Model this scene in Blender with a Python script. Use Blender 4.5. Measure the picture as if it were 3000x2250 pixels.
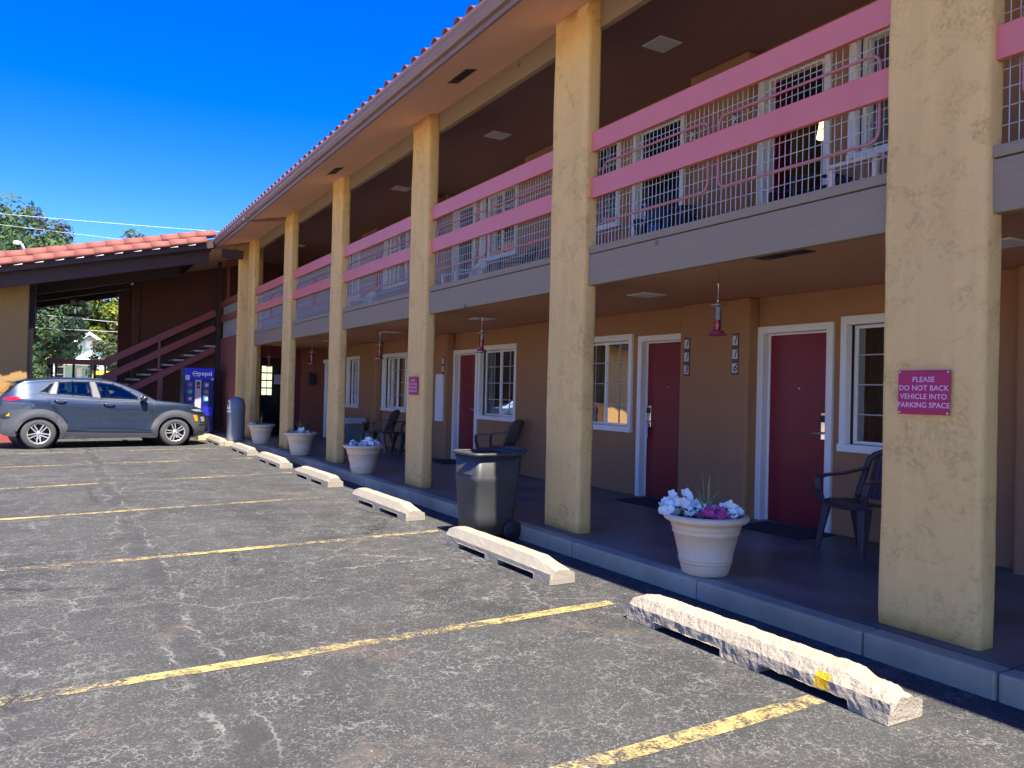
import bpy, bmesh, math, random
from mathutils import Vector, Matrix, noise as mnoise
rnd = random.Random(7)
PI = math.pi
for o in list(bpy.data.objects):
    bpy.data.objects.remove(o)
scn = bpy.context.scene
col = scn.collection
# ------------------------------------------------------------------ camera
YAW, PITCH, ROLL = math.radians(30.25026), math.radians(0.594216), math.radians(1.383586)
fw = Vector((math.sin(YAW) * math.cos(PITCH), math.cos(YAW) * math.cos(PITCH), math.sin(PITCH)))
rt = fw.cross(Vector((0, 0, 1))).normalized()
up = rt.cross(fw)
cr, sr = math.cos(ROLL), math.sin(ROLL)
rt2, up2 = rt * cr + up * sr, up * cr - rt * sr
cam = bpy.data.cameras.new('camera')
cam.lens, cam.sensor_width, cam.sensor_fit = 27.6, 36.0, 'HORIZONTAL'
cam.clip_start, cam.clip_end = 0.05, 2000
camo = bpy.data.objects.new('camera', cam)
col.objects.link(camo)
M = Matrix((rt2, up2, -fw)).transposed().to_4x4()
M.translation = Vector((0, 0, 1.455))
camo.matrix_world = M
scn.camera = camo
# ------------------------------------------------------------------ world, sun, exposure
SUN_EL, SUN_AZ = 62.0, 188.0          # azimuth clockwise from +Y
world = bpy.data.worlds.new('World')
scn.world = world
world.use_nodes = True
wt = world.node_tree
bg = wt.nodes['Background']
sky = wt.nodes.new('ShaderNodeTexSky')
sky.sky_type = 'NISHITA'
sky.sun_disc = False
sky.sun_elevation = math.radians(SUN_EL)
sky.sun_rotation = math.radians(SUN_AZ)
sky.altitude = 2300
sky.air_density = 1.0
sky.dust_density = 0.05
sky.ozone_density = 3.0
hsv = wt.nodes.new('ShaderNodeHueSaturation')
hsv.inputs['Saturation'].default_value = 1.44
hsv.inputs['Hue'].default_value = .526
hsv.inputs['Value'].default_value = .45
wt.links.new(sky.outputs[0], hsv.inputs['Color'])
wt.links.new(hsv.outputs[0], bg.inputs['Color'])
bg.inputs['Strength'].default_value = 0.15
sun = bpy.data.lights.new('sun', 'SUN')
sun.energy = 2.9
sun.angle = math.radians(0.5)
sun.color = (1.0, 0.91, 0.77)
suno = bpy.data.objects.new('sun', sun)
col.objects.link(suno)
_a, _e = math.radians(SUN_AZ), math.radians(SUN_EL)
sdir = Vector((math.sin(_a) * math.cos(_e), math.cos(_a) * math.cos(_e), math.sin(_e)))
suno.rotation_euler = sdir.to_track_quat('Z', 'Y').to_euler()
suno.location = (0, 0, 30)
scn.view_settings.view_transform = 'Standard'
scn.view_settings.look = 'None'
scn.view_settings.exposure = 2.5
scn.view_settings.gamma = 1.0
scn.view_settings.use_curve_mapping = False
scn.render.engine = 'CYCLES'
scn.cycles.max_bounces = 10
scn.cycles.diffuse_bounces = 5
scn.cycles.transparent_max_bounces = 12
scn.cycles.use_denoising = True


# ------------------------------------------------------------------ node helpers / materials
class NT:
    def __init__(s, name):
        s.m = bpy.data.materials.new(name)
        s.m.use_nodes = True
        s.t = s.m.node_tree
        s.b = s.t.nodes['Principled BSDF']
        s.out = s.t.nodes['Material Output']

    def n(s, typ, **kw):
        x = s.t.nodes.new('ShaderNode' + typ)
        for k, v in kw.items():
            setattr(x, k, v)
        return x

    def l(s, a, b):
        s.t.links.new(a, b)

    def coord(s):
        if not hasattr(s, 'tc'):
            s.tc = s.n('TexCoord')
        return s.tc.outputs['Object']

    def noise(s, scale, detail=4, rough=.55, dist=0, vec=None):
        x = s.n('TexNoise')
        x.inputs['Scale'].default_value = scale
        x.inputs['Detail'].default_value = detail
        x.inputs['Roughness'].default_value = rough
        x.inputs['Distortion'].default_value = dist
        s.l(vec if vec is not None else s.coord(), x.inputs['Vector'])
        return x.outputs['Fac']

    def ramp(s, fac, stops):
        x = s.n('ValToRGB')
        e = x.color_ramp.elements
        while len(e) < len(stops):
            e.new(.5)
        for i, (p, c) in enumerate(stops):
            e[i].position = p
            e[i].color = (*c, 1) if isinstance(c, (tuple, list)) else (c, c, c, 1)
        s.l(fac, x.inputs['Fac'])
        return x.outputs['Color']

    def mix(s, fac, a, b, mode='MIX'):
        x = s.n('Mix', data_type='RGBA', blend_type=mode)
        for sock, v in ((x.inputs[0], fac), (x.inputs[6], a), (x.inputs[7], b)):
            if isinstance(v, (int, float)):
                sock.default_value = v if sock.type == 'VALUE' else (v, v, v, 1)
            elif isinstance(v, (tuple, list)):
                sock.default_value = (*v, 1)
            else:
                s.l(v, sock)
        return x.outputs[2]

    def math(s, op, a, b=0.0, clamp=False):
        x = s.n('Math', operation=op, use_clamp=clamp)
        for i, v in enumerate((a, b)):
            if isinstance(v, (int, float)):
                x.inputs[i].default_value = v
            else:
                s.l(v, x.inputs[i])
        return x.outputs[0]

    def bump(s, h, strength=.3, dist=.02):
        x = s.n('Bump')
        x.inputs['Strength'].default_value = strength
        x.inputs['Distance'].default_value = dist
        s.l(h, x.inputs['Height'])
        s.l(x.outputs[0], s.b.inputs['Normal'])

    def set(s, color=None, rough=.6, metal=0, spec=.5, coat=0):
        if color is not None:
            if isinstance(color, (tuple, list)):
                s.b.inputs['Base Color'].default_value = (*color, 1)
            else:
                s.l(color, s.b.inputs['Base Color'])
        if isinstance(rough, (int, float)):
            s.b.inputs['Roughness'].default_value = rough
        else:
            s.l(rough, s.b.inputs['Roughness'])
        s.b.inputs['Metallic'].default_value = metal
        s.b.inputs['Specular IOR Level'].default_value = spec
        s.b.inputs['Coat Weight'].default_value = coat
        s.b.inputs['Coat Roughness'].default_value = .04
        return s.m


def plain(name, c, rough=.5, metal=0, var=.12, scale=6, spec=.5, coat=0, bump=0, bscale=60):
    t = NT(name)
    k = t.noise(scale, 5, .6)
    t.set(t.mix(k, tuple(x * (1 - var) for x in c), tuple(min(1, x * (1 + var)) for x in c)), rough, metal, spec, coat)
    if bump:
        t.bump(t.noise(bscale, 4), bump, .01)
    return t.m


def stucco(name, c, dark, scale=3.0, patch=.5, bump=.5, streak_lo=.97):
    t = NT(name)
    warp = t.n('VectorMath', operation='ADD')
    wn = t.n('TexNoise')
    wn.inputs['Scale'].default_value = 5
    wn.inputs['Detail'].default_value = 3
    t.l(t.coord(), wn.inputs['Vector'])
    sc = t.n('VectorMath', operation='SCALE')
    t.l(wn.outputs['Color'], sc.inputs[0])
    sc.inputs['Scale'].default_value = .35
    t.l(t.coord(), warp.inputs[0])
    t.l(sc.outputs[0], warp.inputs[1])
    big = t.noise(scale, 3, .6, 1.2, warp.outputs[0])
    fine = t.noise(38, 5, .7)
    m1 = t.ramp(big, [(.5, 0.0), (.66, 1.0)])
    m2 = t.ramp(fine, [(.4, 0.0), (.62, 1.0)])
    mm = t.math('MULTIPLY', t.mix(1.0, m1, m2, 'MULTIPLY'), patch)
    basec = t.mix(t.noise(1.1, 3), tuple(x * .9 for x in c), tuple(x * 1.08 for x in c))
    streak = t.n('Mapping')
    streak.inputs['Scale'].default_value = (6, 6, .35)
    t.l(t.coord(), streak.inputs['Vector'])
    st = t.ramp(t.noise(1.5, 4, .6, 0, streak.outputs[0]), [(.35, streak_lo), (.6, 1.0)])
    t.set(t.mix(1.0, t.mix(mm, basec, dark), st, 'MULTIPLY'), .9, 0, .2)
    h = t.math('ADD', t.math('MULTIPLY', t.noise(7, 4, .6, .8), .9), t.math('MULTIPLY', t.noise(70, 3), .25))
    t.bump(h, bump, .02)
    return t.m


MT = {}
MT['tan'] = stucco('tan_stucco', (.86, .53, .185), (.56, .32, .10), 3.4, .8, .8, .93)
MT['tan_wall'] = stucco('tan_wall_stucco', (.34, .20, .075), (.33, .2, .07), 1.6, .4, .5)
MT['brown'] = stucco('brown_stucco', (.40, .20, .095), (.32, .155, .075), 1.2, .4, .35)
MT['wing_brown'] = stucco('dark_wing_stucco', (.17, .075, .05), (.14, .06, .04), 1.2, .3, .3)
MT['rust'] = stucco('rust_stucco', (.33, .115, .08), (.25, .09, .06), 1.2, .4, .35)
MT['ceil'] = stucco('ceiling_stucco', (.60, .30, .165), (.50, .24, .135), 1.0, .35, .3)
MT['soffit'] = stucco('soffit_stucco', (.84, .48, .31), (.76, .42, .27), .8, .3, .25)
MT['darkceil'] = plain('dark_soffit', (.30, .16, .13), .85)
MT['muntin'] = plain('muntin_grey', (.42, .42, .41), .5)
MT['white'] = plain('white_paint', (.84, .79, .72), .45, var=.04)
MT['maroon'] = plain('maroon_door_paint', (.20, .004, .014), .38, var=.1, scale=2)
MT['maroon_trim'] = plain('maroon_trim_paint', (.2, .02, .04), .5)
MT['stair_red'] = plain('stair_red_paint', (.30, .06, .055), .5, var=.12)
MT['gutter'] = plain('gutter_paint', (.27, .165, .135), .45, var=.15, scale=3)
MT['beam'] = plain('dark_beam_paint', (.055, .03, .028), .75)
MT['tile'] = plain('terracotta', (.205, .066, .048), .8, var=.2, scale=5, bump=.15, bscale=40)
MT['flash'] = plain('mortar', (.6, .55, .5), .8)
MT['metal'] = plain('brushed_metal', (.55, .53, .5), .28, 1.0, var=.05)
MT['chrome'] = plain('chrome', (.75, .73, .7), .12, 1.0, var=.05)
MT['wire'] = plain('galvanised_wire', (.50, .49, .47), .5, .15, var=.08)
MT['dark_wire'] = plain('dark_wire', (.09, .085, .09), .6)
MT['black'] = plain('black_plastic', (.02, .02, .021), .5)
MT['tread'] = plain('stair_tread_concrete', (.48, .44, .40), .8)
MT['dark'] = plain('dark_interior', (.02, .018, .017), .9)
MT['mat'] = plain('rubber_mat', (.03, .03, .034), .9, bump=.4, bscale=200)
MT['rubber'] = plain('tyre_rubber', (.06, .06, .06), .85, var=.2, scale=20)
MT['curtain'] = plain('curtain_cloth', (.12, .11, .10), .95)
MT['panel'] = plain('pale_window_panel', (.55, .68, .70), .6)  # pale blue colour standing in for sky reflected in the upper windows
MT['curtain2'] = plain('pale_curtain_cloth', (.34, .31, .27), .95)
MT['pot'] = plain('planter_resin', (.72, .54, .355), .6, var=.06, scale=8, bump=.08, bscale=120)
MT['soil'] = plain('potting_soil', (.035, .025, .018), 1)
MT['leaf'] = plain('flower_leaf', (.045, .1, .035), .6, var=.4, scale=30)
MT['petal_white'] = plain('white_petal', (.92, .90, .74), .6, var=.05)
MT['petal_pink'] = plain('pink_petal', (.72, .07, .22), .6, var=.35, scale=60)
MT['petal_purple'] = plain('purple_petal', (.16, .05, .14), .6, var=.3, scale=60)
MT['spike'] = plain('spike_grass', (.26, .25, .10), .6, var=.25, scale=30)
MT['chair'] = plain('chair_plastic', (.05, .034, .037), .42, var=.08)
MT['chair_brown'] = plain('brown_resin', (.13, .09, .07), .5, var=.15, scale=30)
MT['chair_black'] = plain('black_chair_plastic', (.022, .02, .022), .45)
MT['bin'] = plain('grey_black_bin', (.045, .045, .045), .5, var=.35, scale=9, bump=.1, bscale=90)
MT['gray_can'] = plain('grey_can', (.2, .215, .235), .55, var=.07, scale=4)
MT['cooler'] = plain('grey_bin_body', (.16, .16, .165), .55)
MT['cooler_lid'] = plain('pale_lid', (.42, .44, .47), .5)
MT['magenta'] = plain('magenta_sign', (.44, .012, .075), .45, var=.05)
MT['sign_letter'] = plain('pale_pink_lettering', (.75, .42, .52), .5)
MT['numtile'] = plain('number_tile', (.66, .58, .56), .4, var=.05)
MT['numframe'] = plain('tile_surround', (.10, .055, .06), .5, var=.3, scale=80)
MT['ink'] = plain('black_ink', (.012, .012, .012), .5)
MT['lightpanel'] = plain('light_diffuser', (.72, .70, .6), .5, var=.03)
MT['vent'] = plain('vent_brown', (.12, .07, .05), .7)
MT['nectar'] = plain('red_nectar', (.55, .006, .012), .15, var=.05)
MT['red_base'] = plain('feeder_red', (.3, .02, .06), .3)
MT['house_green'] = plain('pale_green_siding', (.42, .60, .50), .7, var=.05)
MT['house_roof'] = plain('grey_shingle', (.2, .2, .21), .9, var=.25, scale=3)
MT['yellow_car'] = plain('yellow_paint', (.72, .48, .02), .35, coat=.6, var=.03)
MT['stop'] = plain('precast_concrete', (.27, .24, .185), .85, var=.16, scale=7, bump=.3, bscale=70)
MT['brown_bush'] = plain('dry_bush', (.2, .1, .055), .9, var=.4, scale=9)
MT['bark'] = plain('bark', (.09, .065, .045), .95, var=.3, scale=8)
MT['lobby'] = plain('lobby_glass_dark', (.008, .008, .01), .15)
MT['board'] = plain('white_board', (.72, .72, .72), .5, var=.03)
MT['paper'] = plain('notice_paper', (.55, .55, .62), .7)


def mat_pink():
    t = NT('pink_rail_paint')
    k = t.noise(2.2, 4)
    knots = t.n('TexVoronoi')
    knots.inputs['Scale'].default_value = 2.6
    t.l(t.coord(), knots.inputs['Vector'])
    kn = t.ramp(knots.outputs['Distance'], [(.03, .72), (.075, 1.0)])
    c = t.mix(k, (.66, .165, .13), (.74, .205, .165))
    t.set(t.mix(1, c, kn, 'MULTIPLY'), .45)
    t.bump(t.noise(30, 4), .12, .01)
    return t.m


def mat_wood(name, c):
    t = NT(name)
    mp = t.n('Mapping')
    mp.inputs['Scale'].default_value = (14, .7, 14)
    t.l(t.coord(), mp.inputs['Vector'])
    g = t.noise(1.6, 6, .65, .6, mp.outputs[0])
    knots = t.n('TexVoronoi')
    knots.inputs['Scale'].default_value = 2.3
    t.l(t.coord(), knots.inputs['Vector'])
    kn = t.ramp(knots.outputs['Distance'], [(.05, .4), (.09, 1.0)])
    cc = t.mix(g, tuple(x * .84 for x in c), tuple(x * 1.14 for x in c))
    t.set(t.mix(1, cc, kn, 'MULTIPLY'), .7)
    t.bump(g, .2, .01)
    return t.m


MT['pink'] = mat_pink()
MT['fascia'] = mat_wood('taupe_fascia_paint', (.30, .215, .125))
MT['rail_tube'] = plain('pink_tube_paint', (.5, .17, .18), .45)


def mat_concrete(name, c, rough_lo=.35, rough_hi=.7, blot=.5):
    t = NT(name)
    a = t.noise(1.3, 5, .6, .5)
    b = t.noise(9, 5, .65)
    f = t.noise(90, 3)
    cc = t.mix(t.ramp(a, [(.35, 0.), (.65, 1.)]), tuple(x * (1 - blot) for x in c), tuple(x * (1 + blot * .45) for x in c))
    cc = t.mix(t.math('MULTIPLY', b, .5), cc, tuple(x * .7 for x in c))
    t.set(cc, t.math('ADD', t.math('MULTIPLY', a, rough_hi - rough_lo), rough_lo), 0, .5)
    t.bump(f, .15, .006)
    return t.m


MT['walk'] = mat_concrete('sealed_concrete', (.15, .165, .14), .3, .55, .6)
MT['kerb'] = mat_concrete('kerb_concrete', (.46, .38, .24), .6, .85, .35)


def mat_stop_rough():
    t = NT('crumbling_concrete')
    v = t.n('TexVoronoi')
    v.inputs['Scale'].default_value = 60
    t.l(t.coord(), v.inputs['Vector'])
    pit = t.ramp(v.outputs['Distance'], [(.04, .4), (.25, 1.)])
    n = t.noise(8, 6, .7)
    c = t.mix(n, (.27, .235, .18), (.40, .35, .275))
    c = t.mix(1, c, pit, 'MULTIPLY')
    sep = t.n('SeparateXYZ')
    t.l(t.coord(), sep.inputs[0])
    dy = t.math('ABSOLUTE', t.math('SUBTRACT', sep.outputs[1], -.565))
    dx = t.math('LESS_THAN', sep.outputs[0], -.075)
    zz = t.math('MULTIPLY', t.math('GREATER_THAN', sep.outputs[2], .05), t.math('LESS_THAN', sep.outputs[2], .125))
    m = t.math('MULTIPLY', t.math('LESS_THAN', t.math('ADD', dy, t.math('MULTIPLY', t.math('SUBTRACT', n, .5), .05)), .042), t.math('MULTIPLY', dx, zz))
    t.set(t.mix(m, c, (.5, .32, .02)), .9, 0, .2)
    t.bump(t.math('ADD', t.math('MULTIPLY', t.noise(48, 6, .75), 1.0), t.math('MULTIPLY', v.outputs['Distance'], .35)), .9, .012)
    return t.m


MT['stop_rough'] = mat_stop_rough()


def mat_asphalt():
    t = NT('weathered_asphalt')
    P = t.coord()
    big = t.noise(.33, 5, .65, .5)
    mid = t.noise(1.6, 6, .7, .9)
    fine = t.noise(70, 5, .8)
    grit = t.n('TexVoronoi')
    grit.inputs['Scale'].default_value = 120
    t.l(P, grit.inputs['Vector'])
    base = t.mix(t.ramp(mid, [(.3, 0.), (.7, 1.)]), (.030, .0315, .0315), (.050, .0515, .050))
    base = t.mix(t.ramp(big, [(.36, 0.), (.66, .85)]), base, (.056, .057, .056))
    # tyre-polished bands along each bay and oil drips near the stops
    mp = t.n('Mapping')
    mp.inputs['Scale'].default_value = (.35, 2.2, 1)
    t.l(P, mp.inputs['Vector'])
    band = t.ramp(t.noise(.9, 5, .65, .4, mp.outputs[0]), [(.36, .6), (.5, 0.)])
    base = t.mix(band, base, (.030, .030, .031))
    base = t.mix(t.ramp(t.noise(.8, 4, .6, .5), [(.32, .55), (.45, 0.)]), base, (.022, .022, .023))
    sep = t.n('SeparateXYZ')
    t.l(P, sep.inputs[0])
    # fine aggregate
    base = t.mix(t.ramp(fine, [(.40, .7), (.5, .0)]), base, (.020, .020, .021))
    stone = t.ramp(grit.outputs['Color'], [(.66, 0.), (.85, .75)])
    base = t.mix(t.mix(1, stone, t.ramp(t.noise(2.2, 5, .75), [(.36, .2), (.64, 1.)]), 'MULTIPLY'), base, (.16, .16, .154))
    # bleached hairline crazing
    wv = t.n('VectorMath', operation='ADD')
    wn = t.n('TexNoise')
    wn.inputs['Scale'].default_value = 9
    wn.inputs['Detail'].default_value = 5
    t.l(P, wn.inputs['Vector'])
    ws = t.n('VectorMath', operation='SCALE')
    ws.inputs['Scale'].default_value = .2
    t.l(wn.outputs['Color'], ws.inputs[0])
    t.l(P, wv.inputs[0])
    t.l(ws.outputs[0], wv.inputs[1])
    for sc_, w0, w1, amt, msc, cc in ((1.1, .004, .012, .6, .5, (.20, .195, .18)), (4.2, .006, .022, .5, 1.9, (.18, .175, .165)), (13.0, .012, .05, .65, 3.4, (.19, .188, .18)),
                                      (.62, .003, .012, .9, .4, (.016, .016, .016))):
        ve = t.n('TexVoronoi', feature='DISTANCE_TO_EDGE')
        ve.inputs['Scale'].default_value = sc_
        t.l(wv.outputs[0], ve.inputs['Vector'])
        line = t.ramp(ve.outputs['Distance'], [(w0, 1.), (w1, 0.)])
        msk = t.ramp(t.noise(msc, 5, .75, .6), [(.48, 0.), (.6, amt)])
        base = t.mix(t.mix(1, line, msk, 'MULTIPLY'), base, cc)
    # sandy and rusty blotches
    base = t.mix(t.ramp(t.noise(1.15, 5, .7, 1.0), [(.57, 0.), (.72, .6)]), base, (.135, .105, .082))
    base = t.mix(t.ramp(t.noise(.75, 5, .72, .8), [(.62, 0.), (.74, .5)]), base, (.085, .058, .043))
    # one long patched crack parallel to the kerb
    wob = t.math('MULTIPLY', t.math('SUBTRACT', t.noise(1.1, 5, .7), .5), .55)
    d = t.math('ABSOLUTE', t.math('ADD', t.math('SUBTRACT', sep.outputs[0], .69), wob))
    bandc = t.ramp(d, [(.04, .42), (.075, 0.)])
    bm = t.ramp(t.noise(1.3, 4), [(.4, .15), (.52, 1.)])
    base = t.mix(t.mix(1, bandc, bm, 'MULTIPLY'), base, (.030, .030, .031))
    hair = t.ramp(d, [(.088, 0.), (.1, .8), (.115, 0.)])
    base = t.mix(t.mix(1, hair, t.ramp(t.noise(2.5, 4), [(.45, 0.), (.58, 1.)]), 'MULTIPLY'), base, (.19, .18, .165))
    t.set(base, .88, 0, .3)
    t.bump(t.math('ADD', t.math('MULTIPLY', fine, .7), t.math('MULTIPLY', grit.outputs['Distance'], .6)), .5, .010)
    return t.m


MT['asphalt'] = mat_asphalt()
MT['far_ground'] = plain('far_ground', (.34, .30, .25), .95, var=.3, scale=.3)  # pale tone invented to bounce warm light into the shade


def mat_line():
    t = NT('worn_yellow_paint')
    n = t.noise(11, 6, .75, .6)
    n2 = t.noise(60, 4, .7)
    n3 = t.noise(.9, 3)
    wear = t.math('ADD', t.math('ADD', t.math('MULTIPLY', n, .5), t.math('MULTIPLY', n2, .38)), t.math('MULTIPLY', n3, .42))
    a = t.ramp(wear, [(.57, 1.), (.69, 0.)])
    c = t.mix(n2, (.32, .25, .10), (.40, .31, .105))
    c = t.mix(t.ramp(n3, [(.4, 0.), (.62, .7)]), c, (.40, .31, .17))
    t.set(c, .75)
    tr = t.n('BsdfTransparent')
    mx = t.n('MixShader')
    t.l(a, mx.inputs[0])
    t.l(tr.outputs[0], mx.inputs[1])
    t.l(t.b.outputs[0], mx.inputs[2])
    t.l(mx.outputs[0], t.out.inputs['Surface'])
    return t.m


MT['line'] = mat_line()


def mat_glass(name, tint, boost):
    t = NT(name)
    t.t.nodes.remove(t.b)
    tr = t.n('BsdfTransparent')
    tr.inputs[0].default_value = (*tint, 1)
    gl = t.n('BsdfGlossy')
    gl.inputs['Roughness'].default_value = .0
    fr = t.n('Fresnel')
    fr.inputs[0].default_value = 1.5
    f = t.math('MULTIPLY', fr.outputs[0], boost, True)
    mx = t.n('MixShader')
    t.l(f, mx.inputs[0])
    t.l(tr.outputs[0], mx.inputs[1])
    t.l(gl.outputs[0], mx.inputs[2])
    t.l(mx.outputs[0], t.out.inputs['Surface'])
    return t.m


MT['glass'] = mat_glass('window_glass', (.5, .53, .53), 3.2)
MT['car_glass'] = mat_glass('car_glass', (.3, .36, .38), 2.4)
MT['clear'] = mat_glass('feeder_glass', (.92, .92, .94), 1.0)


def mat_paint(name, c):
    t = NT(name)
    t.set(c, .32, .55, .5, 1.0)
    return t.m


MT['car'] = mat_paint('slate_blue_car_paint', (.036, .056, .10))
MT['cladding'] = plain('grey_cladding', (.062, .066, .074), .6, var=.06)
MT['alloy'] = plain('alloy', (.72, .72, .74), .3, .75, var=.03)
MT['tail'] = plain('red_lens', (.5, .008, .012), .15, coat=1)
MT['amber'] = plain('amber_lens', (.85, .3, .02), .2, coat=1)
MT['lens'] = plain('clear_lens', (.55, .57, .6), .15, .4, coat=1)


def mat_emit(name, c, s):
    t = NT(name)
    t.b.inputs['Base Color'].default_value = (*c, 1)
    t.b.inputs['Emission Color'].default_value = (*c, 1)
    t.b.inputs['Emission Strength'].default_value = s
    return t.m


MT['lamp'] = mat_emit('lit_lampshade', (1.0, .55, .18), 1.4)
MT['vend_blue'] = mat_emit('vending_blue', (.006, .012, .30), .07)
MT['vend_panel'] = plain('vending_panel', (.42, .38, .45), .4)


def mat_crown(name, c1, c2):
    t = NT(name)
    n = t.noise(.9, 3)
    n2 = t.noise(7, 2)
    cc = t.mix(n2, c1, c2)
    cc = t.mix(t.ramp(n, [(.35, .0), (.65, .7)]), cc, tuple(x * .6 for x in c1))
    t.set(cc, .7, 0, .2)
    tl = t.n('BsdfTranslucent')
    t.l(cc, tl.inputs[0])
    mx = t.n('MixShader')
    mx.inputs[0].default_value = .35
    t.l(t.b.outputs[0], mx.inputs[1])
    t.l(tl.outputs[0], mx.inputs[2])
    t.l(mx.outputs[0], t.out.inputs['Surface'])
    return t.m


MT['crown_dark'] = mat_crown('dark_foliage', (.055, .12, .04), (.10, .19, .06))
MT['crown_mid'] = mat_crown('mid_foliage', (.09, .15, .06), (.15, .22, .10))
MT['crown_yellow'] = mat_crown('yellow_green_foliage', (.24, .29, .02), (.46, .43, .03))
MT['crown_grey'] = mat_crown('grey_green_foliage', (.085, .095, .06), (.15, .15, .10))
MT['crown_blue'] = mat_crown('blue_green_foliage', (.09, .14, .095), (.15, .21, .14))


# ------------------------------------------------------------------ mesh builder
class MB:
    def __init__(s):
        s.v, s.f, s.mi, s.sm = [], [], [], []
        s.cur, s.smooth = 0, False

    def add(s, vs, fs):
        k = len(s.v)
        s.v += [tuple(p) for p in vs]
        for f in fs:
            s.f.append(tuple(k + i for i in f))
            s.mi.append(s.cur)
            s.sm.append(s.smooth)

    def box(s, x0, y0, z0, x1, y1, z1):
        x0, x1 = min(x0, x1), max(x0, x1)
        y0, y1 = min(y0, y1), max(y0, y1)
        z0, z1 = min(z0, z1), max(z0, z1)
        s.add([(x0, y0, z0), (x1, y0, z0), (x1, y1, z0), (x0, y1, z0), (x0, y0, z1), (x1, y0, z1), (x1, y1, z1), (x0, y1, z1)],
              [(0, 3, 2, 1), (4, 5, 6, 7), (0, 1, 5, 4), (1, 2, 6, 5), (2, 3, 7, 6), (3, 0, 4, 7)])
        return s

    def quad(s, a, b, c, d):
        s.add([a, b, c, d], [(0, 1, 2, 3)])
        return s

    def prism(s, poly, axis, a, b):
        """poly in the two other axes (cyclic order), extruded along axis from a to b"""
        n = len(poly)

        def P(p, t):
            return (t, p[0], p[1]) if axis == 0 else (p[0], t, p[1]) if axis == 1 else (p[0], p[1], t)
        vs = [P(p, a) for p in poly] + [P(p, b) for p in poly]
        fs = [tuple(range(n - 1, -1, -1)), tuple(range(n, 2 * n))] + [(i, (i + 1) % n, n + (i + 1) % n, n + i) for i in range(n)]
        s.add(vs, fs)
        return s

    def hexa(s, p):
        s.add(p, [(0, 3, 2, 1), (4, 5, 6, 7), (0, 1, 5, 4), (1, 2, 6, 5), (2, 3, 7, 6), (3, 0, 4, 7)])
        return s

    def bar(s, a, b, w, h, upv=(0, 0, 1)):
        a, b = Vector(a), Vector(b)
        d = (b - a).normalized()
        u = Vector(upv)
        r = d.cross(u).normalized() * (w / 2)
        u = r.cross(d).normalized() * (h / 2)
        s.hexa([a - r - u, a + r - u, b + r - u, b - r - u, a - r + u, a + r + u, b + r + u, b - r + u])
        return s

    def tube(s, pts, r, n=8, closed=False, cap=True, radii=None):
        pts = [Vector(p) for p in pts]
        m = len(pts)
        prev = None
        vs, fs = [], []
        for i, p in enumerate(pts):
            if closed:
                d = (pts[(i + 1) % m] - pts[i - 1]).normalized()
            else:
                d = (pts[min(i + 1, m - 1)] - pts[max(i - 1, 0)]).normalized()
            if prev is None:
                a = Vector((0, 0, 1)) if abs(d.z) < .9 else Vector((1, 0, 0))
                u = d.cross(a).normalized()
            else:
                u = (prev - d * prev.dot(d)).normalized()
            prev = u
            w = d.cross(u)
            rr = radii[i] if radii else r
            for k in range(n):
                t = 2 * PI * k / n
                vs.append(p + (u * math.cos(t) + w * math.sin(t)) * rr)
        seg = m if closed else m - 1
        for i in range(seg):
            for k in range(n):
                a, b = i * n + k, i * n + (k + 1) % n
                c, d_ = ((i + 1) % m) * n + (k + 1) % n, ((i + 1) % m) * n + k
                fs.append((a, b, c, d_))
        if cap and not closed:
            fs.append(tuple(range(n - 1, -1, -1)))
            fs.append(tuple((m - 1) * n + k for k in range(n)))
        s.add(vs, fs)
        return s

    def lathe(s, prof, n=24, c=(0, 0, 0), ax='z'):
        vs, fs = [], []
        for (r, h) in prof:
            for k in range(n):
                t = 2 * PI * k / n
                q = (r * math.cos(t), r * math.sin(t), h)
                if ax == 'x':
                    q = (h, q[0], q[1])
                elif ax == 'y':
                    q = (q[0], h, -q[1])
                vs.append((c[0] + q[0], c[1] + q[1], c[2] + q[2]))
        for i in range(len(prof) - 1):
            for k in range(n):
                fs.append((i * n + k, i * n + (k + 1) % n, (i + 1) * n + (k + 1) % n, (i + 1) * n + k))
        s.add(vs, fs)
        return s

    def disc(s, c, r, n=20, ax='z'):
        vs = []
        for k in range(n):
            t = 2 * PI * k / n
            a, b = r * math.cos(t), r * math.sin(t)
            vs.append((c[0] + a, c[1] + b, c[2]) if ax == 'z' else (c[0], c[1] + a, c[2] + b) if ax == 'x' else (c[0] + a, c[1], c[2] + b))
        s.add(vs, [tuple(range(n))])
        return s

    def build(s, name, mats, parent=None, world=True, bevel=0, seg=2, autosmooth=False):
        off = Vector((0, 0, 0))
        if parent is not None and world:
            q = parent
            while q is not None:
                off += q.location
                q = q.parent
        me = bpy.data.meshes.new(name)
        me.from_pydata([(p[0] - off.x, p[1] - off.y, p[2] - off.z) for p in s.v], [], s.f)
        for m in (mats if isinstance(mats, (list, tuple)) else [mats]):
            me.materials.append(MT[m] if isinstance(m, str) else m)
        for i, p in enumerate(me.polygons):
            p.material_index = s.mi[i]
            p.use_smooth = s.sm[i]
        me.update()
        bm = bmesh.new()
        bm.from_mesh(me)
        bmesh.ops.recalc_face_normals(bm, faces=bm.faces)
        bm.to_mesh(me)
        bm.free()
        return link(name, me, parent, bevel, seg)


def link(name, me, parent=None, bevel=0, seg=2):
    o = bpy.data.objects.new(name, me)
    col.objects.link(o)
    if parent is not None:
        o.parent = parent
    if bevel:
        b = o.modifiers.new('bevel', 'BEVEL')
        b.width = bevel
        b.segments = seg
        b.limit_method = 'ANGLE'
    return o


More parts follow.
